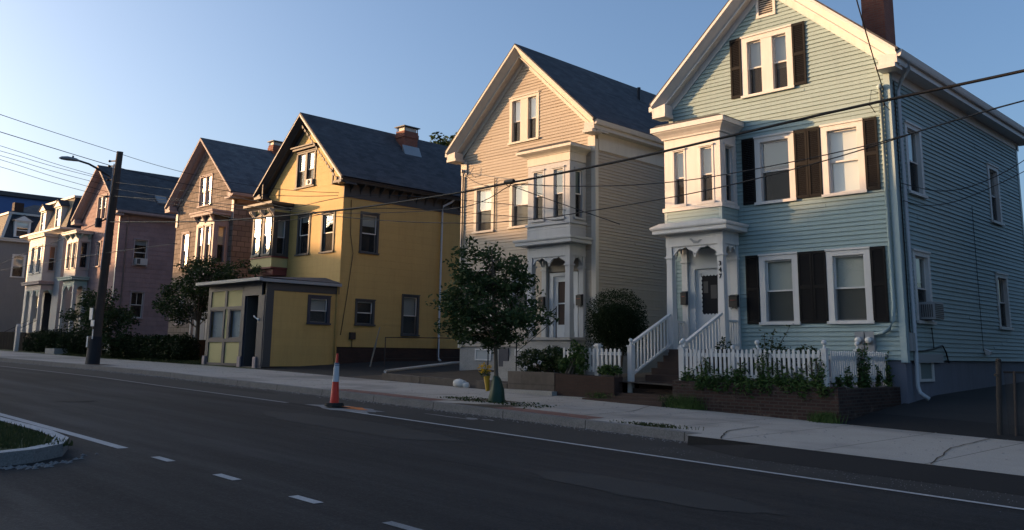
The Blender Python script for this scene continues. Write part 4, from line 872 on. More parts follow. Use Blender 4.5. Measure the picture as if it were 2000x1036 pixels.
# ================================================================ YELLOW HOUSE
def yellow_house():
    xl, xr, yf, yb = -35.8, -29.86, 20.5, 32
    T = thing('yellow_house', 'mustard yellow house with charcoal trim, steep dark roof and a low storefront annex', 'house', (-32.8, 20.5, 1.0), 'houses along the far side of the street')
    F = Fr('front', yf); FR = Fr('right', xr)
    kw = dict(trim='charcoal', c=.1, screen=True)
    ops = [window(T, F, -33.55, -32.05, 8.52, 10.15, n=2, mull=.16, blinds=[('whiteslat', .55), ('whiteslat', .5)], **kw),
           window(T, F, -33.2, -32.2, 5.58, 7.35, blinds=('greyblind', .15), **kw), window(T, F, -31.36, -30.38, 5.56, 7.27, blinds=('whiteslat', .28), **kw)]
    walls(T, 'wall', 'yellow', F, [(4.2, xl, xr), (8.4, xl, xr), (11.4, -32.75, -32.6)], 4.2, 11.4, ops, .3, .006)
    so = [window(T, FR, 21.36, 22.33, 5.57, 7.28, blinds=('greyblind', .3), **kw), window(T, FR, 21.3, 22.28, 2.62, 3.67, blinds=('dark', 1), **kw), window(T, FR, 23.69, 24.65, 2.25, 3.99, blinds=('greyblind', 1), **kw)]
    walls(T, 'wall', 'yellow', FR, [(1.74, yf, yb), (8.4, yf, yb)], 1.74, 8.4, so, .3, .006)
    walls(T, 'wall', 'yellow', Fr('left', xl), [(1.74, yf, yb), (8.4, yf, yb)], 1.74, 8.4, [], .3, .006)
    walls(T, 'wall', 'yellow', Fr('back', yb), [(1.74, xl, xr), (8.4, xl, xr), (11.4, -32.75, -32.6)], 1.74, 11.4, [], .3, .006)
    walls(T, 'wall', 'yellow', F, [(1.74, xl, -34.4), (4.2, xl, -34.4)], 1.74, 4.2, [], .3, .006)
    gable_roof(T, -36.3, -29.38, 8.52, -32.74, 11.72, 20.02, 32.6, yf, xl, xr, h=.28, mtrim='charcoal', mroof='shingle', eh=.12, mrake='charcoal', gutter=False)
    # rake edge strips catching the light, scalloped vergeboard teeth
    F2 = Fr('front', 0)
    k = MB(); k.prism(F2, [(-29.38, 8.5), (-32.74, 11.70), (-32.74, 11.6), (-29.38, 8.4)], -19.99, -20.018); k.build('rake_trim', M['offwhite'], T)
    k = MB(); k.prism(F2, [(-36.3, 8.5), (-32.74, 11.70), (-32.74, 11.66), (-36.3, 8.46)], -19.99, -20.018); k.build('rake_trim', M['offwhite'], T)
    k = MB()
    for i in range(16):
        t = (i + .5) / 16; x = -29.5 - 3.1 * t; z = 8.28 + 2.95 * t; k.prism(F2, [(x - .07, z + .05), (x + .07, z - .08), (x + .03, z - .15), (x - .06, z - .07)], -20.03, -20.07)
    k.build('vergeboard', M['charcoal'], T)
    k = MB()   # corner brackets with vertical drops
    for x in (-35.62, -30.1):
        k.box(W0, x - .03, x + .03, 20.06, 20.12, 8.35, 9.15 if x > -31 else 9.1); k.box(W0, x - .04, x + .04, 20.06, yf - .01, 8.27, 8.34)
    k.build('bracket', M['charcoal'], T)
    k = MB(); k.box(FR, yf - .02, yb, .008, .04, 7.79, 8.42); k.box(W0, xr, xr + .44, yf, yb, 8.36, 8.42)
    for i in range(22): y = yf + .3 + i * .5; k.prism(Fr('front', y), [(xr + .04, 7.95), (xr + .04, 8.36), (xr + .4, 8.36), (xr + .36, 8.3), (xr + .12, 8.12)], -.03, .03)
    k.build('bracketed_frieze', M['charcoal'], T)
    k = MB(); k.box(W0, -29.41, -29.33, 20.1, 32.5, 8.44, 8.53); k.build('roof_edge', M['rust'], T)
    # window hood in the gable
    k = MB(); k.box(F, -33.66, -31.94, .0, .2, 10.2, 10.3); k.box(F, -33.72, -31.9, .0, .28, 10.301, 10.36); k.build('window_hood', M['charcoal'], T)
    k = MB(); k.box(F, -32.58, -32.14, -.04, .12, 8.58, 8.82); fn = k.build('window_fan', M['white'], T); k = MB(); k.tube([(-32.36, yf - .12, 8.7), (-32.36, yf - .135, 8.7)], .09, 12); k.build('fan_grille', M['charcoal'], T, fn)
    chimney(T, -32.28, -31.68, 24.95, 25.75, 10.3, 11.75, True, 'chimney', 'offwhite')
    k = MB(); k.prism(F2, [(-31.679, 10.74), (-31.45, 10.52), (-31.45, 10.56), (-31.679, 11.05)], -24.85, -25.85); k.build('flashing', M['galv'], T)
    # downspout
    k = MB(); k.tube([(-29.45, 26.2, 8.4), (-29.55, 26.1, 8.25), (-29.76, 25.8, 8.05), (-29.78, 25.77, 7.8), (-29.78, 25.75, 1.4), (-29.7, 25.72, 1.28), (-29.55, 25.7, 1.2)], .045, 8); k.build('downspout', M['downspout'], T)
    k = MB(); k.tube([(xr + .05, yf + .35, 7.7), (xr + .05, yf + .38, 6.3), (xr + .05, yf + .55, 5.5), (xr + .05, yf + .35, 3.8), (xr + .05, yf + .12, 2.2)], .013, 5); k.build('cable', M['cable'], T)
    k = MB(); k.box(FR, 21.05, 21.3, .02, .14, 2.05, 2.32); k.tube([(xr + .06, 21.18, 2.05), (xr + .06, 21.18, 1.7)], .015, 6); k.build('gas_meter', M['rust'], T)
    k = MB(); k.box(W0, xl + .03, xr - .02, yf + .02, yb, .5, 1.735); k.build('foundation', M['brownbrick'], T)
    # upper bay (box bay with ornate cornice)
    x0, x1, yb_ = -35.62, -33.86, 19.7; FBy = Fr('front', yb_); FBr = Fr('right', x1); FBl = Fr('left', x0)
    bo = [window(T, FBy, -35.5, -34.85, 5.62, 7.35, 'charcoal', c=.06, rec=.06, glass='oldglass', screen=False, blinds=('dark', 1)), window(T, FBy, -34.62, -33.97, 5.62, 7.35, 'charcoal', c=.06, rec=.06, glass='oldglass', screen=False, blinds=('dark', 1))]
    br = [window(T, FBr, 19.85, 20.36, 5.6, 7.2, 'charcoal', c=.06, blinds=('greyblind', .5))]
    k = MB(); siding(k, FBy, [(5.5, x0, x1), (7.5, x0, x1)], 5.5, 7.5, bo, 9, 0); siding(k, FBr, [(5.5, yb_, yf), (7.5, yb_, yf)], 5.5, 7.5, br, 9, 0); siding(k, FBl, [(5.5, yb_, yf), (7.5, yb_, yf)], 5.5, 7.5, [], 9, 0)
    k.build('bay_wall', M['charcoal'], T)
    k = MB(); cornice(k, x0, x1, yb_, yf, 7.62, 7.9, .32, 3, (1.2, .9)); k.build('bay_cornice', M['charcoal'], T)
    for x in (x0 + .1, (x0 + x1) / 2, x1 - .1):
        for d in (-.07, .07): k = MB(); k.prism(Fr('right', x + d), [(yb_ - .001, 7.28), (yb_ - .001, 7.62), (yb_ - .24, 7.62), (yb_ - .2, 7.52), (yb_ - .08, 7.42)], -.03, .03); k.build('cornice_bracket', M['offwhite'], T)
    k = MB(); k.box(W0, x0 + .01, x1 - .01, yb_ + .01, yf - .02, 7.5, 7.62); k.build('bay_frieze', M['paleyellow'], T)
    k = MB(); k.box(W0, x0, x1, yb_, yf - .01, 5.1, 5.5); k.build('bay_panel', M['paleyellow'], T)
    k = MB(); k.box(W0, x0 - .03, x1 + .05, yb_ - .04, yf - .01, 5.5, 5.56); k.box(W0, x0 + .1, x1 - .02, yb_ + .1, yf - .01, 4.75, 5.1); k.box(W0, x0, x1 + .02, yb_ - .02, yf - .011, 5.03, 5.099); k.build('bay_base', M['redlead'], T)
    # ---- storefront annex
    ax0, ax1, ay = -34.35, -29.87, 17.25; A = Fr('front', ay); AR = Fr('right', ax1)
    g = .90
    aw = window(T, AR, 19.07, 20.11, 2.6, 3.71, 'slate', c=.13, blinds=('greyblind', 1), screen=True)
    k = MB(); siding(k, AR, [(.98, ay + .32, yf), (3.8, ay + .32, yf)], .98, 3.8, [aw], .47, .004); k.build('annex_side_wall', M['yellow'], T)
    k = MB(); k.box(AR, ay, ay + .32, -.05, .03, .95, 3.8); k.box(AR, ay, yf, -.05, .03, 3.8, 4.12); k.build('annex_fascia', M['charcoal'], T)
    k = MB(); k.box(AR, ay + .1, yf, -.06, -.02, .75, .97); k.build('annex_footing', M['rust'], T)
    k = MB()  # slate-blue front frame
    for b in ((ax0, -34.1, g, 4.12), (-34.1, -31.5, 3.87, 4.12), (-34.1, -31.6, 3.14, 3.25), (-34.1, -31.6, 1.86, 2.0), (-34.1, -31.6, g + .06, 1.06), (-32.97, -32.76, 1.06, 1.86), (-32.97, -32.80, 3.25, 3.87), (-31.62, -31.38, g, 4.12), (-33.02, -32.92, 2.0, 3.14), (-32.68, -32.5, 2.0, 3.14), (-31.38, ax1 - .3, 3.62, 4.12), (ax1 - .5, ax1 - .05, g, 3.62)):
        k.box(A, b[0], b[1], -.06, .02, b[2], b[3])
    k.build('annex_frame', M['slate'], T)
    for (a, b, c, d) in ((-34.1, -32.97, 3.25, 3.87), (-32.80, -31.62, 3.25, 3.87), (-34.1, -32.97, 1.06, 1.86), (-32.76, -31.62, 1.06, 1.86), (-32.92, -32.68, 2.0, 3.14)):
        k = MB(); k.box(A, a, b, -.04, -.02, c, d); k.build('annex_panel', M['paleyellow'], T)
    for (a, b) in ((-34.1, -33.02), (-32.5, -31.62)):
        k = MB(); t = .05
        for q in ((a, a + t, 2.0, 3.14), (b - t, b, 2.0, 3.14), (a + t, b - t, 2.0, 2.05), (a + t, b - t, 3.09, 3.14)): k.box(A, q[0], q[1], -.03, .0, q[2], q[3])
        wn = k.build('annex_window', M['slate'], T); k = MB(); k.add([A(a + t, -.02, 2.05), A(b - t, -.02, 2.05), A(b - t, -.02, 3.09), A(a + t, -.02, 3.09)], [(0, 1, 2, 3)]); k.build('glass', M['glass'], T, wn)
        k = MB(); k.box(A, a + t, b - t, -.12, -.11, 2.05, 3.09); k.build('curtain', M['bayblue'], T, wn)
    # recessed doorway
    k = MB(); dy = ay + .75
    k.box(W0, -31.38, -31.32, ay + .06, dy, g, 3.62); k.box(W0, -30.36, -30.3, ay + .06, dy, g, 3.62); k.box(W0, -31.38, -30.3, dy, dy + .05, 3.3, 3.62); k.box(W0, -31.38, -30.3, ay, dy, g - .05, g + .06); k.build('annex_doorway', M['charcoal'], T)
    k = MB(); D = Fr('front', dy); k.box(D, -31.32, -31.15, -.05, 0, g, 3.3); k.box(D, -30.5, -30.36, -.05, 0, g, 3.3); k.box(D, -31.15, -30.5, -.05, 0, 3.1, 3.3); k.box(D, -31.15, -30.5, -.05, 0, 1.75, 1.95); k.box(D, -31.15, -30.5, -.05, -.02, g, 1.75)
    dd = k.build('annex_door', M['charcoal'], T); k = MB(); k.box(D, -31.149, -30.501, -.045, -.035, 1.95, 3.1); k.build('door_glass', M['dark'], T, dd)
    k = MB(); k.tube([(-30.28, ay - .06, 2.72), (-30.36, ay - .12, 2.78), (-30.42, ay - .14, 2.84)], .025, 6); k.ball((-30.26, ay - .03, 2.7), .05); k.build('wall_lamp', M['signwhite'], T)
    for x in (ax0 + .02, -31.5, -30.34): k = MB(); k.box(A, x - .1, x + .1, .021, .08, g, g + .42); k.build('pilaster_base', M['oldgrey'], T)
    k = MB()  # roof
    k.box(W0, ax0 - .35, ax1 + .12, ay - .3, yf - .01, 4.12, 4.17)
    k.build('annex_soffit', M['charcoal'], T)
    k = MB(); k.box(W0, ax0 - .42, ax1 + .2, ay - .42, ay - .3, 4.13, 4.25); k.box(W0, ax1 + .121, ax1 + .2, ay - .299, yf - .01, 4.10, 4.22); k.box(W0, ax0 - .42, ax0 - .351, ay - .299, yf - .01, 4.12, 4.24); k.build('annex_gutter', M['metalgrey'], T)
    k = MB(); k.add([(ax0 - .4, ay - .38, 4.26), (ax1 + .18, ay - .38, 4.26), (ax1 + .18, yf - .01, 4.24), (ax0 - .4, yf - .01, 4.26), (ax0 + 1.3, yf - .012, 4.52), (ax1 - 1.0, yf - .012, 4.52)], [(0, 1, 5, 4), (1, 2, 5), (0, 4, 3), (2, 3, 4, 5)]); k.build('annex_roof', M['shingle2'], T)
    k = MB(); k.tube([(ax1 + .1, yf - .12, 4.1), (ax1 + .06, yf - .12, 3.6), (ax1 + .05, yf - .12, 1.0)], .035, 6); k.build('downspout', M['yellow'], T)
    k = MB(); k.box(W0, ax0 + .02, ax0 + .06, ay + .07, yf - .01, .9, 4.11); k.build('annex_side_wall', M['yellow'], T)
    return T
yellow_house()

# ================================================================ BROWN HOUSE
def brown_house():
    xl, xr, yf, yb = -46.15, -39.9, 21.0, 31
    T = thing('brown_house', 'brown shingled gable house with lit up windows, between the pink and the yellow house', 'house', (-43, 21, 1.1), 'houses along the far side of the street')
    F = Fr('front', yf); kw = dict(trim='oldgrey', c=.09, screen=False)
    ops = [window(T, F, -43.75, -42.35, 8.85, 10.5, n=2, mull=.14, blinds=('whiteblind', 1), glass='oldglass', **kw), window(T, F, -45.35, -44.45, 5.75, 7.65, blinds=('whiteblind', 1), glass='oldglass', **kw), window(T, F, -45.3, -44.5, 2.8, 4.3, blinds=('blind', 1), **kw)]
    walls(T, 'wall', 'brown', F, [(1.9, xl, xr), (9.0, xl, xr), (12.0, -43.1, -42.95)], 1.9, 12.0, ops, .26, .008)
    walls(T, 'wall', 'brown', Fr('right', xr), [(1.9, yf, yb), (9.0, yf, yb)], 1.9, 9.0, [], .26, .008)
    walls(T, 'wall', 'brown', Fr('left', xl), [(1.9, yf, yb), (9.0, yf, yb)], 1.9, 9.0, [], .26, .008)
    gable_roof(T, -46.65, -39.4, 9.15, -43.05, 12.36, 20.5, 31.5, yf, xl, xr, h=.26, mtrim='oldgrey', mroof='shingle2', mrake='oldgrey', eh=.2, zl=9.1)
    corner(T, 'offwhite', (xl - .02, xl + .2, yf - .05, yf - .01, 8.0, 8.8)); corner(T, 'offwhite', (xr - .2, xr + .02, yf - .05, yf - .01, 7.9, 8.9))
    k = MB(); k.box(W0, xl + .03, xr - .03, yf + .03, yb, .7, 1.89); k.build('foundation', M['brownbrick'], T)
    chimney(T, -43.3, -42.8, 24.6, 25.2, 11.3, 12.75, True, 'chimney', 'offwhite')
    x0, x1, yb_ = -42.12, -40.28, 20.2; FBy = Fr('front', yb_); FBr = Fr('right', x1); FBl = Fr('left', x0)
    bo = [window(T, FBy, -41.92, -41.3, 5.7, 7.6, 'pinkwhite', c=.08, sash='offwhite', blinds=('whiteblind', .6), glass='oldglass'), window(T, FBy, -41.1, -40.48, 5.7, 7.6, 'pinkwhite', c=.08, sash='offwhite', blinds=('whiteblind', .6), glass='oldglass')]
    br = [window(T, FBr, 20.38, 20.86, 5.7, 7.55, 'oldgrey', c=.06, sash='oldgrey', blinds=('blind', .5))]
    k = MB(); siding(k, FBy, [(5.4, x0, x1), (7.8, x0, x1)], 5.4, 7.8, bo, 9, 0); k.build('bay_wall', M['pinkwhite'], T)
    k = MB(); siding(k, FBr, [(5.4, yb_, yf), (7.8, yb_, yf)], 5.4, 7.8, br, 9, 0); k.build('bay_wall', M['oldgrey'], T); k = MB(); siding(k, FBl, [(5.4, yb_, yf), (7.8, yb_, yf)], 5.4, 7.8, [], 9, 0); k.build('bay_wall', M['oldgrey'], T)
    k = MB(); cornice(k, x0, x1, yb_, yf, 8.05, 8.28, .3, 2); k.build('bay_cornice', M['oldgrey'], T)
    k = MB(); k.box(W0, x0 + .01, x1 - .01, yb_ + .01, yf - .02, 7.8, 8.05); k.build('bay_frieze', M['charcoal'], T)
    for x in (x0 + .08, (x0 + x1) / 2, x1 - .08): k = MB(); k.prism(Fr('right', x), [(yb_, 7.7), (yb_, 8.05), (yb_ - .24, 8.05), (yb_ - .1, 7.85)], -.05, .05); k.build('cornice_bracket', M['pinkwhite'], T)
    k = MB()
    for x in (x0 + .48, x1 - .48): k.add([FBy(x + .28 * math.cos(t), .004, 7.8 + .2 * math.sin(t)) for t in [math.pi * q / 10 for q in range(11)]], [tuple(range(11))])
    k.build('arched_trim', M['pinkwhite'], T)
    k = MB(); k.box(W0, x0, x1, yb_, yf - .01, 4.9, 5.4); k.build('bay_panel', M['oldgrey'], T)
    k = MB(); cornice(k, x0, x1, yb_, yf, 4.7, 4.88, .25, 2); k.box(W0, x0, x1, yb_ + .02, yf - .01, 4.3, 4.69); k.build('porch_roof', M['oldgrey'], T)
    for x in (x0 + .1, x1 - .1): k = MB(); k.box(W0, x - .07, x + .07, yb_ + .02, yb_ + .16, 2.02, 4.3); k.box(W0, x - .1, x + .1, yb_, yb_ + .19, 3.4, 3.46); k.build('porch_post', M['offwhite'], T)
    k = MB(); k.box(F, -43.4, -41.2 + .9, .02, .05, 2.0, 4.3); k.build('porch_wall', M['greypanel'], T)
    k = MB(); k.box(F, -41.9, -40.95, .051, .09, 2.03, 3.95); d = k.build('door', M['charcoal'], T); k = MB(); k.box(F, -41.78, -41.08, .091, .1, 3.35, 3.75); k.build('door_glass', M['greyblind'], T, d)
    k = MB()
    for i in range(6): k.box(W0, x0 - .05, x1 + .05, 20.15 - .28 * (i + 1), 20.98 if i == 0 else 20.15 - .28 * i - .001, .9, 2.0 - .17 * i)
    k.build('front_steps', M['steps'], T)
    return T
brown_house()

# ================================================================ PINK HOUSE
def pink_house():
    xl, xr, yf, yb = -60.1, -53.87, 21.0, 31
    T = thing('pink_house', 'faded pink shingled house with dark roof and skylight, behind the utility pole', 'house', (-57, 21, 1.2), 'houses along the far side of the street')
    F = Fr('front', yf); FR = Fr('right', xr); kw = dict(trim='oldgrey', c=.08, screen=False)
    ops = [window(T, F, -57.65, -56.2, 9.45, 11.05, n=2, mull=.14, blinds=('whiteblind', .5), **kw), window(T, F, -57.2, -56.45, 6.5, 8.1, blinds=('greyblind', .4), **kw), window(T, F, -55.5, -54.75, 6.55, 8.4, blinds=('greyblind', .3), **kw), window(T, F, -55.5, -54.75, 3.4, 5.0, blinds=('greyblind', .3), **kw)]
    walls(T, 'wall', 'pink', F, [(2.1, xl, xr), (9.5, xl, xr), (12.5, -57.0, -56.9)], 2.1, 12.5, ops, .285, .012)
    so = [window(T, FR, 21.93, 22.84, 6.5, 8.14, 'oldgrey', c=.07, screen=False, blinds=('greyblind', .2)), window(T, FR, 22.0, 22.87, 3.33, 4.97, 'oldgrey', c=.07, screen=False, grid=True)]
    walls(T, 'wall', 'pink', FR, [(2.1, yf, yb), (9.5, yf, yb)], 2.1, 9.5, so, .285, .012)
    walls(T, 'wall', 'pink', Fr('left', xl), [(2.1, yf, yb), (9.5, yf, yb)], 2.1, 9.5, [], .285, .012)
    gable_roof(T, -60.65, -53.3, 9.72, -56.95, 12.85, 20.5, 31.5, yf, xl, xr, h=.22, mtrim='oldgrey', mroof='shingle', mrake='oldgrey', eh=.2)
    k = MB(); k.box(W0, xl + .03, xr - .03, yf + .03, yb, .8, 2.09); k.build('foundation', M['concrete'], T)
    k = MB(); k.box(FR, 22.05, 22.75, -.05, .3, 6.55, 6.95); ac = k.build('air_conditioner', M['offwhite'], T); k = MB(); k.box(FR, 22.1, 22.3, .301, .31, 6.6, 6.9); k.build('grille', M['charcoal'], T, ac)
    sk = MB(); F2 = Fr('front', 0); sk.prism(F2, [(-54.7, 11.0), (-54.1, 10.48), (-54.05, 10.55), (-54.65, 11.07)], -23.3, -24.0); sk.build('skylight', M['galv'], T)
    k = MB(); k.tube([(xr + .06, yf + .45, 9.4), (xr + .06, yf + .45, 2.0)], .04, 6); k.build('downspout', M['oldgrey'], T)
    corner(T, 'offwhite', (xr - .12, xr + .02, yf - .03, yf - .012, 2.1, 9.4))
    chimney(T, -57.25, -56.7, 26.2, 26.8, 12.2, 13.3, False)
    x0, x1, yb_ = -60.1, -58.13, 20.2; FBy = Fr('front', yb_); FBr = Fr('right', x1); FBl = Fr('left', x0)
    bo = [window(T, FBy, -59.8, -59.2, 6.45, 8.12, 'offwhite', c=.05, blinds=('redcurtain', .9)), window(T, FBy, -58.9, -58.3, 6.45, 8.12, 'offwhite', c=.05, blinds=('redcurtain', .8))]
    br = [window(T, FBr, 20.36, 20.88, 6.45, 8.15, 'pinkwhite', c=.05, sash='greyblind')]
    k = MB(); siding(k, FBy, [(6.35, x0, x1), (8.45, x0, x1)], 6.35, 8.45, bo, 9, 0); siding(k, FBr, [(6.35, yb_, yf), (8.45, yb_, yf)], 6.35, 8.45, br, 9, 0); siding(k, FBl, [(6.35, yb_, yf), (8.45, yb_, yf)], 6.35, 8.45, [], 9, 0); k.build('bay_wall', M['offwhite'], T)
    k = MB(); cornice(k, x0, x1, yb_, yf, 8.62, 8.82, .3, 2); k.build('bay_cornice', M['offwhite'], T)
    k = MB(); k.box(W0, x0 + .01, x1 - .01, yb_ + .01, yf - .02, 8.45, 8.62)
    for x in (x0 + .1, (x0 + x1) / 2, x1 - .1): k.prism(Fr('right', x), [(yb_, 8.3), (yb_, 8.62), (yb_ - .24, 8.62), (yb_ - .1, 8.42)], -.06, .06)
    for y in (yb_ + .15, yf - .15): k.prism(Fr('front', y), [(x1, 8.3), (x1, 8.62), (x1 + .24, 8.62), (x1 + .1, 8.42)], -.06, .06)
    k.build('cornice_bracket', M['greentrim'], T)
    k = MB(); k.box(W0, x0, x1, yb_, yf - .01, 5.95, 6.34); k.build('bay_panel', M['pinkwhite'], T)
    k = MB(); cornice(k, x0, x1, yb_, yf, 5.72, 5.93, .3, 2); k.box(W0, x0, x1, yb_ + .02, yf - .01, 5.4, 5.72); k.build('porch_roof', M['greentrim'], T)
    for G, a, b, nn in ((Fr('front', yb_ + .06), x0 + .2, x1 - .2, 2), (Fr('right', x1 - .05), yb_ + .2, yf - .1, 1)): k = MB(); arch(k, G, a, b, 5.4, .25, nn); k.build('bracket', M['greentrim'], T)
    for x, y in ((x0 + .1, yb_ + .1), (x1 - .1, yb_ + .1), (x1 - .1, yf - .12)): k = MB(); post(k, x, y, .2, 2.5, 5.4, 4.9, 1.15); k.build('porch_post', M['offwhite'], T)
    k = MB(); k.box(W0, x0 - .05, x1 + .05, yb_ - .05, yf - .02, 2.3, 2.49); k.box(W0, x0 + .05, x1 - .05, yb_ + .05, yf - .02, 1.0, 2.299); k.build('porch_floor', M['greypanel'], T)
    k = MB(); k.box(F, -59.6, -58.7, .02, .06, 2.5, 4.8); k.build('door', M['charcoal'], T)
    return T
pink_house()

# ================================================================ WHITE MANSARD HOUSE
def dormer(T, F, u0, u1, z0, z1, o0, o1, mtrim, mroof, mside, bl):
    k = MB(); k.box(F, u0 - .14, u0, o1, o0, z0, z1 + .1); k.box(F, u1, u1 + .14, o1, o0, z0, z1 + .1); k.box(F, u0 - .14, u1 + .14, o1, o0 + .02, z1 + .1, z1 + .2); k.box(F, u0, u1, o0 - .05, o0, z0, z0 + .06)
    k.prism(F, [(u0 - .28, z1 + .2), (u1 + .28, z1 + .2), ((u0 + u1) / 2, z1 + .62)], o1, o0 + .12)
    d = k.build('dormer', M[mtrim], T)
    k = MB(); c = (u0 + u1) / 2; k.prism(F, [(u0 - .32, z1 + .2), (c, z1 + .66), (c, z1 + .72), (u0 - .34, z1 + .25)], o1, o0 + .16); k.prism(F, [(u1 + .32, z1 + .2), (c, z1 + .66), (c, z1 + .72), (u1 + .34, z1 + .25)], o1, o0 + .16); k.build('dormer_roof', M[mroof], T, d)
    k = MB(); zm = (z0 + z1) / 2
    for q in ((u0, u0 + .05, z0 + .06, z1 + .1), (u1 - .05, u1, z0 + .06, z1 + .1), (u0 + .05, u1 - .05, zm - .03, zm + .03)): k.box(F, q[0], q[1], o0 - .08, o0 - .04, q[2], q[3])
    k.build('sash', M['white'], T, d)
    k = MB(); k.add([F(u0, o0 - .07, z0), F(u1, o0 - .07, z0), F(u1, o0 - .07, z1 + .1), F(u0, o0 - .07, z1 + .1)], [(0, 1, 2, 3)]); k.build('glass', M['glass'], T, d)
    k = MB(); k.box(F, u0, u1, o0 - .16, o0 - .15, z0 + (z1 - z0) * (1 - bl), z1 + .1); k.build('blind', M['whiteblind'], T, d)
    k = MB(); k.box(F, u0, u1, o0 - .4, o0 - .39, z0, z1 + .1); k.build('room', M['dark'], T, d)
def white_house():
    xl, xr, yf, yb = -70.0, -63.05, 21.0, 30
    T = thing('white_mansard_house', 'white clapboard house with slated mansard roof and two front dormers, second from the left', 'house', (-66.5, 21, 1.3), 'houses along the far side of the street')
    F = Fr('front', yf); kw = dict(trim='whiteside', c=.08, screen=False)
    ops = [window(T, F, -69.6, -68.75, 3.4, 5.15, blinds=('dark', 1), **kw), window(T, F, -67.6, -66.7, 3.4, 5.15, blinds=('dark', 1), **kw), window(T, F, -69.6, -68.8, 6.7, 8.3, blinds=('redcurtain', .9), **kw)]
    walls(T, 'wall', 'whiteside', F, [(2.5, xl, xr), (9.2, xl, xr)], 2.5, 9.2, ops + [(-65.7, -64.3, 2.5, 5.2)], .115, .02)
    walls(T, 'wall', 'whiteside', Fr('right', xr), [(2.5, yf, yb), (9.2, yf, yb)], 2.5, 9.2, [], .115, .02); walls(T, 'wall', 'whiteside', Fr('left', xl), [(2.5, yf, yb), (9.2, yf, yb)], 2.5, 9.2, [], .115, .02)
    k = MB(); cornice(k, xl, xr, yf, yb, 9.15, 9.5, .55, 3); k.build('cornice', M['offwhite'], T)
    # mansard
    def fr(m, pts, name): k = MB(); k.quad(*pts); k.build(name, M[m], T)
    a, b, c, d = xl + .05, xr - .05, yf + .05, yb - .05; i = .62; z0, z1 = 9.5, 11.75
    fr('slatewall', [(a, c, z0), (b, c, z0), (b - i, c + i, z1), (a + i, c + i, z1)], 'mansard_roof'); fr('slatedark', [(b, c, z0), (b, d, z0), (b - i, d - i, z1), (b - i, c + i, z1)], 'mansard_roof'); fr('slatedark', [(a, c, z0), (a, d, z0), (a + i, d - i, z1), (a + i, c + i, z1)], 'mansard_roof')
    k = MB(); k.box(W0, a + i - .12, b - i + .12, c + i - .12, d, z1, z1 + .14); k.build('mansard_curb', M['offwhite'], T)
    k = MB(); k.prism(Fr('front', 0), [(a + i - .1, z1 + .141), (b - i + .1, z1 + .141), ((a + b) / 2, z1 + .75)], -(c + i - .08), -(d)); 
    k = MB(); k.add([(a + i - .1, c + i - .1, z1 + .142), (b - i + .1, c + i - .1, z1 + .142), (b - i + .1, d, z1 + .142), (a + i - .1, d, z1 + .142), ((a + b) / 2, c + 3.5, z1 + .7), ((a + b) / 2, d - 2, z1 + .7)], [(0, 1, 4), (1, 2, 5, 4), (2, 3, 5), (3, 0, 4, 5)]); k.build('roof', M['shingle'], T)
    G = Fr('front', yf + .35)
    dormer(T, G, -68.35, -67.55, 9.65, 10.95, .28, -.4, 'offwhite', 'slatedark', 'slatedark', .55); dormer(T, G, -65.35, -64.5, 9.65, 10.95, .28, -.4, 'offwhite', 'slatedark', 'slatedark', 1)
    # two-storey bay
    x0, x1, yb_ = -67.1, -64.2, 20.2; FBy = Fr('front', yb_); FBr = Fr('right', x1)
    bo = [window(T, FBy, -66.75, -65.9, 6.5, 8.4, 'whiteside', c=.07, screen=False, blinds=('lace', 1)), window(T, FBy, -65.5, -64.6, 6.5, 8.4, 'whiteside', c=.07, screen=False, blinds=('lace', 1))]
    br = [window(T, FBr, 20.5, 20.98, 6.6, 8.35, 'pinkwhite', c=.05, blinds=('redcurtain', 1))]
    k = MB(); siding(k, FBy, [(5.95, x0, x1), (9.14, x0, x1)], 5.95, 9.14, bo, .115, .018); siding(k, FBr, [(5.95, yb_, yf), (9.14, yb_, yf)], 5.95, 9.14, br, .115, .018); siding(k, Fr('left', x0), [(5.95, yb_, yf), (9.14, yb_, yf)], 5.95, 9.14, [], .115, .018); k.build('bay_wall', M['whiteside'], T)
    k = MB(); cornice(k, x0, x1, yb_, yf, 8.95, 9.148, .2, 2); k.build('bay_cornice', M['offwhite'], T)
    k = MB(); cornice(k, x0 - .3, x1, yb_, yf, 5.72, 5.94, .22, 2); k.build('porch_roof', M['oldgrey'], T)
    k = MB(); k.box(W0, x0, x1, yb_ + .02, yf - .02, 5.35, 5.719); k.build('frieze', M['pinkwhite'], T)
    for G2, a2, b2, nn in ((Fr('front', yb_ + .08), x0 + .1, x1 - .1, 4), (Fr('right', x1 - .05), yb_ + .1, yf - .05, 1)): k = MB(); arch(k, G2, a2, b2, 5.35, .3, nn); k.build('bracket', M['greentrim'], T)
    for x, y in ((x0 + .1, yb_ + .1), (-65.7, yb_ + .1), (x1 - .1, yb_ + .1)): k = MB(); post(k, x, y, .2, 2.5, 5.35, 4.9, 1.1); k.build('porch_post', M['offwhite'], T)
    k = MB(); k.box(F, -65.7, -64.3, -.5, -.45, 2.5, 5.2); k.box(W0, -65.72, -65.7, yf, yf + .5, 2.5, 5.2); k.box(W0, -64.3, -64.28, yf, yf + .5, 2.5, 5.2); k.box(W0, -65.7, -64.3, yf, yf + .5, 5.2, 5.22); k.build('entry_recess', M['charcoal'], T)
    k = MB(); k.box(F, -65.4, -64.6, -.44, -.4, 2.5, 4.6); k.build('door', M['red'], T)
    k = MB(); k.box(W0, x0 - .1, x1 + .2, yb_ - .05, yf - .02, 2.35, 2.5); k.box(W0, xl + .03, xr - .03, yf + .04, yb, .9, 2.49); k.build('foundation', M['brownbrick'], T)
    for j in range(6): pass
    k = MB()
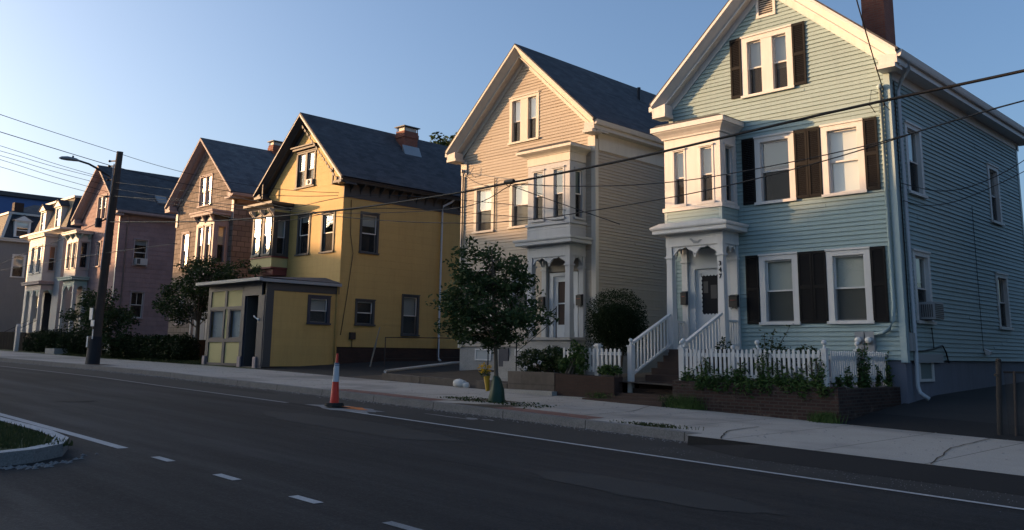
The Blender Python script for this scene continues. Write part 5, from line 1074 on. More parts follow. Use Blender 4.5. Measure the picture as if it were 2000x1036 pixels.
    for j in range(6): k.box(W0, -65.8, -64.2, yb_ - .05 - .28 * (j + 1), yb_ - .05 - .28 * j - .001, 1.1, 2.33 - .17 * (j + 1))
    k.build('front_steps', M['steps'], T)
    for sx in (-65.85, -64.15): k = MB(); k.tube([(sx, yb_, 3.3), (sx, yb_ - 1.7, 2.35), (sx, yb_ - 1.75, 1.4)], .02, 6); k.build('handrail', M['iron'], T)
    return T
white_house()
def grey_house():
    xl, xr, yf, yb = -86, -77, 20.9, 29
    T = thing('grey_mansard_house', 'grey house with dark mansard side and white pedimented dormer at the left edge', 'house', (-81, 21, 1.4), 'houses along the far side of the street')
    FR = Fr('right', xr); F = Fr('front', yf)
    so = [window(T, FR, 21.92, 22.92, 6.95, 8.75, 'white', c=.12, blinds=('greyblind', .5))]
    walls(T, 'wall', 'grey', FR, [(2.0, yf, yb), (9.9, yf, yb)], 2.0, 9.9, so, .13, .012); walls(T, 'wall', 'grey', F, [(2.0, xl, xr), (9.9, xl, xr)], 2.0, 9.9, [window(T, F, -79.5, -78.5, 6.9, 8.7, 'white', blinds=('blind', .6))], .13, .012)
    k = MB(); k.box(W0, xl, xr - .03, yf + .03, yb, .9, 1.99); k.build('foundation', M['concrete'], T)
    k = MB(); cornice(k, xl, xr, yf, yb, 9.72, 9.98, .35, 2); k.build('cornice', M['offwhite'], T)
    a, b, c, d = xl + .05, xr - .05, yf + .05, yb - .05; i = .6; z0, z1 = 9.98, 12.0
    def fr(m, pts, name): k = MB(); k.quad(*pts); k.build(name, M[m], T)
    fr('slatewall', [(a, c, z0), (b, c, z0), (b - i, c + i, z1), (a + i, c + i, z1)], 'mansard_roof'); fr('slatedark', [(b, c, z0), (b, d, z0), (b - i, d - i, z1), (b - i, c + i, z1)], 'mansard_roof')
    k = MB(); k.box(W0, a + i, b - i + .1, c + i - .1, d, z1, z1 + .16); k.add([(b + .03, c - .03, z0), (b + .03, c + .2, z0), (b - i + .03, c + i + .2, z1), (b - i + .03, c + i - .03, z1)], [(0, 1, 2, 3)]); k.build('mansard_curb', M['offwhite'], T)
    k = MB(); k.add([(a + i, c + i - .1, z1 + .162), (b - i + .1, c + i - .1, z1 + .162), (b - i + .1, d, z1 + .162), (a + i, d, z1 + .162), ((a + b) / 2, c + 3.5, z1 + 1.5), ((a + b) / 2, d - 1, z1 + 1.5)], [(0, 1, 4), (1, 2, 5, 4), (2, 3, 5), (3, 0, 4, 5)]); k.build('roof', M['shingle'], T)
    dormer(T, Fr('right', xr - .35), 22.0, 22.9, 10.15, 11.25, .3, -.45, 'white', 'shingle', 'slatedark', .3)
    k = MB(); k.box(W0, -78.4, -77.8, 21.9, 22.6, 12.0, 13.0); k.build('chimney', M['brownbrick'], T)
    return T
grey_house()
# large blue clad building beyond
T = thing('blue_building', 'large cobalt blue building with dark flat roof edge rising behind the grey house', 'building', (-150, 40, 2))
k = MB(); k.box(W0, -190, -130, 26, 60, 2, 21.35); k.build('wall', M['bluebldg'], T)
k = MB(); k.box(W0, -190.5, -129.6, 25.5, 60.5, 21.36, 21.95); k.build('roof_edge', M['charcoal'], T)
T = thing('background_house', 'low dark roofed house glimpsed behind the white mansard house', 'house', (-95, 34, 2))
k = MB(); k.box(W0, -100, -90, 32, 42, 2, 9.5); k.build('wall', M['grey'], T)
k = MB(); k.prism(Fr('front', 0), [(-100.4, 9.4), (-89.6, 9.4), (-95, 12.6)], -31.6, -42.4); k.build('roof', M['shingle'], T)

# ================================================================ GARDEN WALLS AND FENCES
def wallbox(T, name, m, x0, x1, y0, y1, ztop0, ztop1, cap=None):
    k = MB(); zb0, zb1 = gz(x0) - .1, gz(x1) - .1
    k.add([(x0, y0, zb0), (x1, y0, zb1), (x1, y1, zb1), (x0, y1, zb0), (x0, y0, ztop0), (x1, y0, ztop1), (x1, y1, ztop1), (x0, y1, ztop0)], [(0, 1, 2, 3), (4, 5, 6, 7), (0, 1, 5, 4), (1, 2, 6, 5), (2, 3, 7, 6), (3, 0, 4, 7)])
    return k.build(name, M[m], T)
T = thing('brick_garden_wall', 'low dark brick wall with worn bricks beneath the long white picket fence', 'wall', (-9.7, 17, .3), 'low garden walls along the sidewalk')
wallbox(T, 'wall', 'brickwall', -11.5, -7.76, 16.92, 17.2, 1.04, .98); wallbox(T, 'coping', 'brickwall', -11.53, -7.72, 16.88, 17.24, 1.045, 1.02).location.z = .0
k = MB(); k.box(W0, -8.0, -7.74, 17.205, 20.0, .2, .98); k.build('side_wall', M['brickwall'], T)
k = MB(); k.box(W0, -11.5, -11.25, 17.2, 19.2, .2, 1.0); k.build('return_wall', M['brickwall'], T)
T = thing('stone_garden_wall', 'low stone and concrete retaining wall left of the brick steps', 'wall', (-14.9, 17, .4), 'low garden walls along the sidewalk')
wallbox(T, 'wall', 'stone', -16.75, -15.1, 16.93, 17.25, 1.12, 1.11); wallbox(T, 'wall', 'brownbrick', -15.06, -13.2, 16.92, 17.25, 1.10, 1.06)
k = MB(); k.box(W0, -16.85, -15.0, 16.72, 16.925, .5, .66); k.box(W0, -14.98, -13.6, 16.75, 16.915, .4, .56); k.build('footing', M['concrete'], T)
T = thing('garden_edging', 'rounded low concrete edging around the bare soil front yard of the beige house', 'edging', (-19.5, 17, .6), 'low garden walls along the sidewalk')
for a, b in ((-22.2, -20.4), (-20.37, -18.8), (-18.0, -16.8)): wallbox(T, 'edging_block', 'stone', a, b, 16.95, 17.2, gz(a) + .36, gz(b) + .34)
k = MB(); k.tube([(-22.25, 17.1, .98), (-23.6, 19.5, 1.07), (-24.1, 21.5, 1.2), (-24.2, 25, 1.3)], .05, 8); single('white_rail', k, M['offwhite'], 'long white pipe rail edging the driveway beside the beige house yard', 'rail', (-22.25, 17.1, .98))
k = MB()
for i in range(3): k.box(W0, -14.0 + .0, -11.7, 16.95 - .3 * (1 - i) * .5 - .1, 17.3, .3, .56 + .07 * i)
single('stone_step', k, M['steps'], 'worn stone step in front of the brick stairs of the blue house', 'step', (-12.8, 17, .4))

def fence(T, F, u0, u1, zb, zt, sp, nrail=2, posts=(), w=.055, m='white'):
    n = int((u1 - u0) / sp)
    for i in range(n + 1):
        k = MB(); u = u0 + (u1 - u0) * i / n; picket(k, F, u, zb + random.uniform(0, .04), zt + random.uniform(-.015, .012), w); k.build('picket', M[m], T)
    k = MB(); k.box(F, u0 - .03, u1 + .03, -.045, -.001, zt - .17, zt - .09); k.box(F, u0 - .03, u1 + .03, -.045, -.001, zb + .06, zb + .14); k.build('rail', M[m], T)
T = thing('picket_fence', 'long white picket fence with ball finials on the brick wall before the blue house', 'fence', (-9.7, 17.05, 1.05), 'white picket fences')
fence(T, Fr('front', 16.98), -11.3, -8.12, 1.07, 1.74, .105)
fence(T, Fr('right', -8.0), 17.25, 20.2, 1.07, 1.72, .10)
for x, y in ((-11.38, 17.04), (-9.52, 17.08), (-8.02, 17.02), (-8.06, 18.65), (-8.06, 20.07), (-10.35, 17.5)):
    k = MB(); finial_post(k, x, y, 1.0, 1.93 if x != -10.35 else 1.83, .1); k.build('fence_post', M['white'], T)
T = thing('picket_fence', 'short white picket fence between the yew ball and the brick stairs', 'fence', (-14, 17.2, 1.1), 'white picket fences')
fence(T, Fr('front', 17.2), -15.0, -14.6, 1.15, 1.74, .12); fence(T, Fr('front', 17.2), -14.3, -13.25, 1.15, 1.74, .12, w=.06)
for x in (-13.98,): k = MB(); k.box(W0, x - .06, x + .06, 17.22, 17.34, 1.0, 1.78); k.box(W0, x - .09, x + .09, 17.19, 17.37, 1.78, 1.81); k.box(W0, x - .06, x + .06, 17.22, 17.34, 1.81, 1.85); k.build('fence_post', M['white'], T)
# chain link fence and gate post at the far right
T = thing('chain_link_fence', 'chain link fence with pale rusty gate post at the right edge', 'fence', (-5.0, 17.3, .3))
k = MB(); k.tube([(-5.04, 17.3, .2), (-4.96, 17.3, 1.56)], .045, 10); k.ball((-4.96, 17.3, 1.57), .05)
for z in (.95, 1.3): k.tube([(-5.0, 17.3, z), (-4.99, 17.3, z + .04)], .055, 10)
k.build('post', M['rustpost'], T)
k = MB(); k.tube([(-4.78, 17.3, .2), (-4.72, 17.3, 1.4)], .022, 8); k.tube([(-4.9, 17.32, 1.38), (-2.2, 17.32, 1.38)], .018, 8); k.tube([(-2.3, 17.32, .2), (-2.3, 17.32, 1.4)], .03, 8); k.build('rail', M['rust'], T)
k = MB(); k.add([(-4.9, 17.33, .25), (-2.3, 17.33, .2), (-2.3, 17.33, 1.37), (-4.9, 17.33, 1.37)], [(0, 1, 2, 3)]); k.build('mesh', M['fence'], T)
# pipe rail fence by the yellow house
T = thing('pipe_fence', 'thin rusty pipe fence standing along the wall of the yellow house', 'fence', (-27.8, 22, 1))
k = MB(); k.tube([(-27.9, 21.4, 2.12), (-27.9, 27.5, 2.2)], .02, 6)
for y in (21.4, 24.1, 26.8): k.tube([(-27.9, y, 1.0), (-27.9, y, 2.14)], .02, 6)
k.tube([(-27.9, 21.4, 1.3), (-27.9, 27.5, 1.4)], .012, 6); k.build('rail', M['rust'], T)
k = MB(); k.tube([(-28.1, 20.85, .92), (-27.98, 20.95, 1.7), (-27.75, 21.0, 2.5)], [.035, .03, .02], 6); k.tube([(-28.0, 20.8, 1.0), (-27.85, 20.95, 1.9)], .015, 5); single('leaning_stake', k, M['wood'], 'weathered stake leaning at the end of the thin pipe fence', 'stake', (-28.1, 20.85, .92))
# weathered board fence and posts at far left
T = thing('wooden_fence', 'dark board fence in front of the grey and white houses at far left', 'fence', (-58, 17.4, 1.3))
k = MB()
for i in range(26): x = -72 + i * .55; k.box(W0, x, x + .5, 17.6, 17.64, gz(x), gz(x) + 1.25)
k.build('boards', M['darkboards'], T)
k = MB(); k.box(W0, -57.55, -57.3, 17.0, 17.2, 1.2, 2.75); k.prism(Fr('front', 17.2), [(-57.55, 2.75), (-57.3, 2.75), (-57.42, 2.88)], 0, .2); single('fence_post', k, M['offwhite'], 'pale pointed gate post at the left edge of the picture', 'post', (-57.4, 17.1, 1.2))
k = MB(); k.box(W0, -52.2, -50.8, 17.0, 17.7, 1.1, 1.5); single('concrete_step', k, M['concrete'], 'pale concrete step at the sidewalk left of the dark bushes', 'step', (-51.5, 17.3, 1.2))

# ================================================================ VEGETATION
def clump(mb, c, r, n, size, sq=(1, 1, 1)):
    for _ in range(n):
        d = Vector((random.gauss(0, 1), random.gauss(0, 1), random.gauss(0, 1))).normalized() * (random.random() ** .45) * r
        mb.leaf((c[0] + d.x * sq[0], c[1] + d.y * sq[1], c[2] + d.z * sq[2]), size)
def tree(name, label, cat, base, top, r0, blobs, nclump, per, size, mleaf='leafdark', mbark='bark', group=None, cr=.42, lean=(0, 0)):
    """trunk from base to top z, crown blobs [(x,y,z,rx,ry,rz)] filled with twig clumps"""
    T = thing(name, label, cat, base, group)
    k = MB(); bx, by, bz = base
    P = [(bx, by, bz), (bx + lean[0] * .3, by + lean[1] * .3, bz + (top - bz) * .35), (bx + lean[0] * .7, by, bz + (top - bz) * .7), (bx + lean[0], by + lean[1], top)]
    k.tube(P, [r0, r0 * .75, r0 * .5, r0 * .2], 9)
    L = MB(); tot = sum(b[3] * b[4] * b[5] for b in blobs)
    for b in blobs:
        n = max(3, int(nclump * b[3] * b[4] * b[5] / tot))
        for _ in range(n):
            d = Vector((random.gauss(0, 1), random.gauss(0, 1), random.gauss(0, 1))).normalized() * (random.uniform(.25, 1.0) ** .5)
            c = (b[0] + d.x * b[3], b[1] + d.y * b[4], b[2] + d.z * b[5])
            clump(L, c, cr * random.uniform(.6, 1.2), int(per * random.uniform(.6, 1.3)), size, (1, 1, .75))
            if random.random() < .45:
                t = random.uniform(.35, .95); s = Vector(P[0]).lerp(Vector(P[3]), t); m = s.lerp(Vector(c), .5) + Vector((0, 0, .08))
                k.tube([s, m, c], [r0 * .22, r0 * .13, .006], 5)
    k.build('trunk', M[mbark], T); L.build('crown', M[mleaf], T); return T
random.seed(11)
tree('street_tree', 'young leafy street tree in the sidewalk with green bag around its trunk', 'tree', (-14.07, 13.9, .5), 3.9, .055,
     [(-14.7, 13.9, 3.55, .55, .6, .62), (-13.8, 13.9, 3.3, .55, .6, .55), (-14.35, 13.9, 2.7, 1.25, 1.0, .6), (-15.55, 13.9, 2.45, .55, .6, .45), (-13.1, 13.9, 2.25, .5, .6, .38), (-14.4, 13.9, 2.1, 1.1, .9, .38), (-15.1, 13.9, 3.05, .4, .5, .4)],
     165, 62, .062, 'leaf', lean=(-.25, 0), cr=.27)
tree('shade_tree', 'spreading dark tree above the lawn left of the yellow annex', 'tree', (-37.9, 18.6, 1.1), 5.0, .12,
     [(-38.6, 18.4, 3.7, 1.9, 1.4, .85), (-36.8, 18.4, 4.6, 1.7, 1.4, .85), (-35.0, 18.7, 4.75, 1.3, 1.0, .5), (-37.6, 18.4, 5.2, 1.0, 1.0, .5), (-39.6, 18.4, 3.2, .9, .9, .5)], 170, 48, .085, 'leafdark', cr=.45)
tree('ornamental_tree', 'small dark tree behind the utility pole before the pink house', 'tree', (-45.6, 17.4, 1.2), 3.9, .08,
     [(-45.6, 17.3, 3.3, 1.9, 1.2, .75), (-44.2, 17.3, 2.7, 1.6, 1.1, .6), (-47.2, 17.3, 3.0, 1.6, 1.1, .6), (-46.0, 17.3, 4.0, 1.0, .9, .5), (-43.6, 17.2, 2.1, 1.5, .9, .5)], 150, 46, .09, 'leafdark', cr=.4)
tree('backyard_tree', 'green treetop rising behind the roofs of the yellow and beige houses', 'tree', (-45, 40, 2), 16, .3,
     [(-44.6, 40, 15.0, 2.6, 2.4, 2.0), (-46.6, 40, 14.2, 2.2, 2.2, 1.8), (-43, 40.5, 13.6, 2.4, 2.4, 2.2)], 150, 55, .2, 'leaf', cr=.8)
# yard tree at the far right with a few hanging sprays in frame
T = tree('yard_tree', 'tree with drooping leafy sprays reaching in at the right edge beside the blue house', 'tree', (-3.4, 24.0, 1.0), 7.5, .14,
     [(-5.35, 24.0, 7.9, .3, .5, .25), (-5.3, 24.0, 6.2, .4, .6, .4), (-5.45, 24.0, 5.2, .45, .6, .45), (-5.5, 24.0, 4.5, .4, .6, .3), (-4.6, 24.2, 6.0, .8, 1.2, 2.4)], 70, 30, .13, 'leafdark', cr=.32)
# clipped yew
def shrub(name, label, cat, base, blobs, n, size, m='leafhedge', group=None, sq=1.0, stems=True):
    T = thing(name, label, cat, base, group); L = MB()
    for b in blobs:
        for _ in range(int(n / len(blobs))):
            d = Vector((random.gauss(0, 1), random.gauss(0, 1), random.gauss(0, 1))).normalized(); rr = random.uniform(.72, 1.03) if random.random() < .75 else random.random() * .8
            w = 1 + .08 * math.sin(d.x * 7 + b[0]) * math.cos(d.z * 6)
            L.leaf((b[0] + d.x * b[3] * rr * w, b[1] + d.y * b[4] * rr * w, b[2] + d.z * b[5] * rr * w), size)
    L.build('crown', M[m], T)
    if stems:
        for i in range(5): k = MB(); a = i * 1.3; c = blobs[0]; k.tube([(base[0] + .08 * math.cos(a), base[1] + .08 * math.sin(a), base[2]), (c[0] + c[3] * .4 * math.cos(a), c[1] + c[4] * .4 * math.sin(a), c[2])], [.035, .012], 5); k.build('stem', M['bark'], T)
    return T
shrub('yew_bush', 'large dark rounded yew bush between the beige house porch and the brick stairs', 'bush', (-14.4, 18.6, .95), [(-14.42, 18.6, 2.55, .84, .75, .76), (-14.42, 18.6, 2.2, .9, .75, .66), (-14.42, 18.6, 2.35, .6, .5, .6)], 36000, .027)
shrub('clipped_hedge', 'clipped dark green hedge along the sidewalk left of the lawn', 'hedge', (-40.5, 17.6, 1.0), [(-43.8 + i * .75, 17.7, 1.45 + (.03 * (i % 2)), .62, .6, .72) for i in range(10)], 22000, .07, 'leafhedge')
shrub('garden_bush', 'dark overgrown bushes before the white mansard house', 'bush', (-52.5, 17.8, 1.2), [(-56.6 + i * .9, 17.9 + .2 * (i % 2), 1.72 + .14 * math.sin(i * 2), .75, .7, .75) for i in range(10)], 22000, .07)
shrub('hydrangea_bush', 'flowering dark bush on top of the stone retaining wall', 'bush', (-16, 17.8, 1.1), [(-16.6, 17.75, 1.38, .5, .4, .34), (-15.9, 17.8, 1.42, .45, .4, .36), (-15.3, 17.7, 1.36, .4, .35, .3)], 4200, .05, 'leafdark')
k = MB()
for c in ((-16.15, 17.32, 1.28), (-15.95, 17.3, 1.36), (-16.5, 17.34, 1.2)): 
    for _ in range(26): d = Vector((random.gauss(0, 1), random.gauss(0, 1), random.gauss(0, 1))).normalized() * .045; k.leaf((c[0] + d.x, c[1] + d.y, c[2] + d.z), .03)
k.build('blossom', M['petwhite'], bpy.data.objects['hydrangea_bush'])
shrub('climbing_vine', 'leafy vine overgrowing the short white picket fence', 'vine', (-14.75, 17.1, 1.1), [(-14.6, 17.15, 1.5, .22, .12, .42), (-14.35, 17.12, 1.45, .2, .12, .4), (-14.9, 17.1, 1.3, .2, .1, .2), (-13.5, 17.12, 1.22, .4, .08, .12)], 1500, .055, 'vine', 'vines on the picket fences')
def vine(label, loc, spots, per=26, size=.055):
    T = thing('climbing_vine', label, 'vine', loc, 'vines on the picket fences'); L = MB(); k = MB()
    for (a, b, zt, w, dens) in spots:     # stems climb from the base a towards the height zt
        for _ in range(dens):
            x = a + random.uniform(-w, w); y = b + random.uniform(-.03, .03); z0 = 1.02; h = (zt - z0) * random.uniform(.35, 1.0) ** 1.0; P = []
            for i in range(5): P.append((x + random.gauss(0, .03) * i * .6, y + random.gauss(0, .012), z0 + h * i / 4))
            k.tube(P, .005, 4, sm=False)
            for _ in range(per): q = random.random() ** 1.3; i = min(3, int(q * 4)); p = Vector(P[i]).lerp(Vector(P[i + 1]), q * 4 - i); L.leaf((p.x + random.gauss(0, .045), p.y + random.gauss(0, .03), p.z + random.gauss(0, .04)), size * random.uniform(.6, 1.1))
    tag(k.build('stem', M['bark'], T), kind='stuff'); L.build('leaves', M['vine'], T)
vine('ivy twining through the long picket fence above the brick wall', (-9.7, 17.0, 1.05), [(-9.9, 17.12, 1.5, 1.1, 26), (-11.15, 16.95, 1.55, .1, 4), (-10.65, 16.95, 1.62, .2, 11), (-10.2, 16.95, 1.35, .2, 6), (-9.8, 16.95, 1.5, .18, 8), (-9.35, 16.95, 1.7, .22, 13), (-8.95, 16.95, 1.5, .2, 9), (-8.55, 16.95, 1.42, .2, 8), (-8.15, 16.95, 1.75, .12, 9), (-9.7, 16.92, 1.18, 1.6, 60), (-9.2, 16.86, .78, 1.4, 26), (-10.6, 16.86, .85, .5, 10)])
vine('ivy on the side run of the picket fence below the electric meters', (-7.95, 18.5, 1.05), [(-7.95, 18.45, 1.85, .03, 9), (-7.95, 18.6, 1.9, .03, 9), (-7.95, 18.8, 1.6, .03, 6), (-7.95, 17.85, 1.5, .03, 6), (-7.95, 19.4, 1.45, .03, 6), (-7.95, 19.9, 1.8, .04, 7), (-7.95, 17.4, 1.3, .04, 6)], 30)
T = thing('rose_bush', 'gangly rose bush behind the picket fence under the left ground floor window', 'bush', (-9.9, 18.4, 1.05)); k = MB(); L = MB()
for tx, tz in ((-.35, .75), (-.1, 1.05), (.15, 1.15), (.42, 1.22), (-.6, .5), (.55, .7), (.75, .45), (.95, .38), (0, .6), (.3, .8)):
    p0 = Vector((-9.95, 18.4, 1.05)); p2 = p0 + Vector((tx, random.uniform(-.2, .2), tz)); p1 = p0.lerp(p2, .55) + Vector((-.05, 0, .12)); k = MB(); k.tube([p0, p1, p2], [.014, .01, .004], 5); k.build('stem', M['bark'], T)
    for i in range(34): t = random.uniform(.25, 1); q = p0.lerp(p1, t * 2) if t < .5 else p1.lerp(p2, t * 2 - 1); L.leaf(q + Vector((random.gauss(0, .06), random.gauss(0, .06), random.gauss(0, .05))), .045)
clump(L, (-9.9, 18.4, 1.5), .5, 900, .045, (1.2, .6, .8)); L.build('crown', M['leafdark'], T)
shrub('small_shrub', 'sparse shrub in front of the porch steps railing of the blue house', 'bush', (-11.0, 18.3, 1.05), [(-11.05, 18.3, 1.7, .22, .2, .3)], 260, .045, 'leafdark')
shrub('small_shrub', 'low leafy shrub behind the picket fence near the right finial', 'bush', (-8.9, 18.2, 1.05), [(-8.95, 18.2, 1.6, .3, .2, .25)], 320, .045, 'leafdark')
def weeds(label, c, rx, ry, h, n, m='grass'):
    T = thing('weeds', label, 'weeds', c, 'weeds growing along the sidewalk edge'); L = MB()
    for _ in range(n):
        x = c[0] + random.gauss(0, rx * .5); y = c[1] + random.gauss(0, ry * .5); l = h * random.uniform(.4, 1.2); a = random.uniform(0, 6.28)
        L.add([(x - .008, y, c[2]), (x + .008, y, c[2]), (x + math.cos(a) * l * .4, y + math.sin(a) * l * .4, c[2] + l)], [(0, 1, 2)])
        if random.random() < .5: L.leaf((x + math.cos(a) * l * .3, y + math.sin(a) * l * .3, c[2] + l * .7), .03)
    L.build('leaves', M[m], T)
weeds('tuft of weeds at the foot of the brick wall beside the steps', (-11.2, 16.85, gz(-11.2) + .15), .5, .14, .3, 700, 'vine')
weeds('weeds at the right corner of the brick wall', (-8.0, 16.85, gz(-8) + .15), .28, .14, .22, 450, 'vine')
weeds('small weeds where the kerb ends at the driveway ramp', (-9.2, 12.85, gz(-9.2) + .15), .7, .06, .07, 260)
weeds('weeds below the white newel post at the foot of the stairs', (-13.6, 16.9, gz(-13.6) + .15), .35, .12, .2, 300, 'vine')
shrub('hedge_clump', 'dim leafy undergrowth behind the chain link fence at the right edge', 'bush', (-3.6, 18.6, .4), [(-3.7, 18.6, 1.25, .8, .5, .75), (-2.6, 18.8, 1.3, .9, .6, .85)], 2600, .07, 'leafhedge')

# ================================================================ STREET OBJECTS
# delineator cone
T = thing('traffic_delineator', 'slim orange traffic cone with pale blue reflective sleeve on a black base in the road', 'cone', (-15.86, 10.9, .44)); cx, cy, cz = -15.86, 10.9, .455
k = MB(); k.tube([(cx, cy, cz), (cx, cy, cz + .07)], [.21, .19], 8, sm=False); k.build('base', M['rubber'], T)
k = MB(); k.tube([(cx, cy, cz + .07), (cx + .01, cy, cz + .5), (cx + .02, cy, cz + .88), (cx + .02, cy, cz + .9), (cx + .025, cy, cz + 1.06), (cx + .025, cy, cz + 1.08)], [.098, .066, .046, .026, .024, .018], 16); k.build('cone', M['orange'], T)
k = MB(); k.tube([(cx + .012, cy, cz + .5), (cx + .02, cy, cz + .86)], [.0685, .054], 16, caps=False); sv = k.build('sleeve', M['sleeve'], T)
k = MB(); k.tube([(cx + .019, cy, cz + .83), (cx + .02, cy, cz + .89)], [.057, .05], 16, caps=False); k.build('band', M['sleeve2'], T, sv)
# watering bag and flowers round the tree
k = MB(); pts = []
k.tube([(-14.08, 13.9, .5), (-14.08, 13.9, .53), (-14.07, 13.9, .8), (-14.1, 13.9, 1.02), (-14.13, 13.9, 1.1)], [.165, .175, .135, .085, .05], 14)
for i, v in enumerate(k.v): 
    j = 1 + .13 * math.sin(i * 2.7) + .05 * math.cos(i * 1.3); k.v[i] = (-14.08 + (v[0] + 14.08) * j, 13.9 + (v[1] - 13.9) * j, v[2])
single('watering_bag', k, M['greenbag'], 'green tree watering bag zipped around the street tree trunk', 'bag', (-14.08, 13.9, .5))
T = thing('flower_bucket', 'yellow bucket of yellow flowers hanging at the street tree trunk', 'flowers', (-14.36, 13.85, .8))
k = MB(); k.tube([(-14.32, 13.85, .76), (-14.36, 13.85, 1.08)], [.045, .07], 12); k.build('bucket', M['yellowbag'], T); k = MB()
for _ in range(150): d = Vector((random.gauss(0, 1), random.gauss(0, 1), random.gauss(0, 1))).normalized() * random.uniform(.5, 1); k.leaf((-14.42 + d.x * .19, 13.85 + d.y * .15, 1.25 + d.z * .12), .03)
k.build('blossom', M['petals'], T); k = MB(); clump(k, (-14.4, 13.85, 1.15), .13, 70, .035); k.build('leaves', M['vine'], T)
k = MB(); k.ball((-18.55, 16.85, .74), .2, 9, 6, (1.15, .8, .62), .13); k.ball((-18.32, 16.88, .69), .13, 8, 5, (1, .8, .7), .13); single('white_rock', k, M['rock'], 'whitish rock on the sidewalk edge in front of the bare soil yard', 'rock', (-18.5, 16.85, .62))
k = MB()
for _ in range(420):
    x = random.uniform(-15.6, -12.6); y = 13.9 + random.gauss(0, .25); k.leaf((x, y, gz(x) + .17), .035)
o = k.build('leaf_litter', M['leafdark']); tag(o, 'dry leaves scattered around the street tree pit', 'leaves', kind='stuff')

# utility pole
T = thing('utility_pole', 'tall dark wooden utility pole with small white signs, left part of the picture', 'pole', (-34.95, 13.15, .9))
k = MB(); k.tube([(-35.0, 13.15, .85), (-34.9, 13.15, 3), (-34.62, 13.17, 7), (-34.45, 13.18, 9.1)], [.19, .165, .135, .12], 12); k.build('pole', M['polewood'], T)
k = MB(); k.tube([(-35.03, 13.12, .9), (-34.97, 13.13, 2.0)], [.27, .225], 10); k.build('guard', M['cable'], T)
k = MB()
for x, z0, z1, wd in ((-35.05, 2.62, 3.06, .14), ): k.box(W0, x - wd, x + wd, 12.9, 12.92, z0, z1)
k.build('sign_plate', M['signwhite'], T)
k = MB(); k.box(W0, -34.98, -34.68, 12.9, 12.92, 2.37, 2.60); k.build('sign_plate', M['signwhite'], T)
k = MB(); k.box(W0, -35.1, -35.0, 12.85, 12.87, 1.6, 2.0); k.box(W0, -34.83, -34.77, 12.93, 12.95, 1.9, 2.25); k.build('reflector_strip', M['signwhite'], T)
k = MB()
for z in (8.75, 8.55, 8.0, 7.35): k.tube([(-34.6, 13.15, z), (-34.85, 13.0, z)], .03, 6); k.ball((-34.87, 12.98, z), .05, 8, 5)
k.build('insulator', M['iron'], T)
k = MB(); k.tube([(-35.45, 13.0, 6.2), (-35.45, 13.0, 6.55)], .13, 10); k.tube([(-35.45, 13.0, 6.4), (-34.8, 13.1, 6.5)], .03, 6); k.build('splice_canister', M['iron'], T)
k = MB(); k.tube([(-34.75, 12.98, 4.5), (-34.5, 13.02, 8.6)], .022, 6); k.build('riser_pipe', M['galv'], T)
T = thing('street_lamp', 'grey cobra head street lamp on a curved arm from the utility pole', 'street lamp', (-34.8, 12.9, 8.1))
k = MB(); k.tube([(-34.72, 13.0, 8.1), (-34.8, 12.6, 8.34), (-34.8, 12.2, 8.5), (-34.8, 11.8, 8.57)], [.045, .045, .04, .04], 8); k.build('arm', M['iron'], T)
k = MB(); k.tube([(-34.8, 11.85, 8.55), (-34.8, 11.7, 8.58), (-34.8, 11.4, 8.58), (-34.8, 11.2, 8.56), (-34.8, 11.1, 8.55)], [.05, .1, .13, .1, .02], 12)
k.v = [(v[0], v[1], 8.56 + (v[2] - 8.56) * (.75 if v[2] > 8.56 else .5)) for v in k.v]; hd = k.build('lamp_head', M['lamp'], T)
k = MB(); k.tube([(-34.8, 11.6, 8.64), (-34.8, 11.6, 8.72)], .035, 8); k.build('photocell', M['iron'], T, hd)

# ---- overhead wires
def interp(P, n=8):
    V = [Vector(p) for p in P]; out = []
    for i in range(len(V) - 1):
        p0, p1, p2, p3 = V[max(0, i - 1)], V[i], V[i + 1], V[min(len(V) - 1, i + 2)]
        for j in range(n):
            t = j / n; out.append(.5 * ((2 * p1) + (p2 - p0) * t + (2 * p0 - 5 * p1 + 4 * p2 - p3) * t * t + (3 * p1 - p0 - 3 * p2 + p3) * t ** 3))
    out.append(V[-1]); return out
def wire(label, P, r, group='overhead wires', m='copper'):
    P = interp(P); return tubething('overhead_wire', P, r, M[m], label, 'wire', group, 5)
def sag(a, b, s, n=10):
    a, b = Vector(a), Vector(b); return [a.lerp(b, i / n) - Vector((0, 0, s * 4 * (i / n) * (1 - i / n))) for i in range(n + 1)]
tubething('overhead_cable', interp([(3, 12.6, 6.0), (-1, 12.6, 5.42), (-3.02, 12.6, 5.33), (-5.67, 12.6, 5.25), (-9.32, 12.6, 5.08), (-12.42, 12.6, 5.02), (-14.65, 12.6, 5.0), (-18.25, 12.6, 5.07), (-23.2, 12.7, 5.32), (-27.5, 12.9, 5.66), (-34.7, 13.1, 6.35)]), .022, M['cable'], 'thick black cable crossing the whole picture in front of the houses', 'cable', 'overhead wires')
k = MB(); k.tube([(-12.35, 12.58, 5.04), (-12.6, 12.58, 5.04)], .045, 8); k.tube([(-12.4, 12.58, 5.02), (-12.5, 12.6, 4.93), (-12.6, 12.58, 5.02)], .01, 5); single('cable_clamp', k, M['cable'], 'dark clamp on the thick cable where service wires branch off to the beige house', 'clamp', (-12.4, 12.6, 5.0))
wire('wire below the thick cable, running the length of the street', [(3, 12.9, 5.7), (-1, 12.9, 5.2), (-3.12, 12.9, 5.01), (-4.1, 12.9, 4.88), (-5.93, 12.9, 4.59), (-8.16, 12.9, 4.37), (-10.77, 12.9, 4.28), (-12.23, 12.9, 4.27), (-14.3, 12.9, 4.39), (-18.1, 12.95, 4.86), (-24.5, 13.0, 5.9), (-34.6, 13.1, 7.35)], .010)
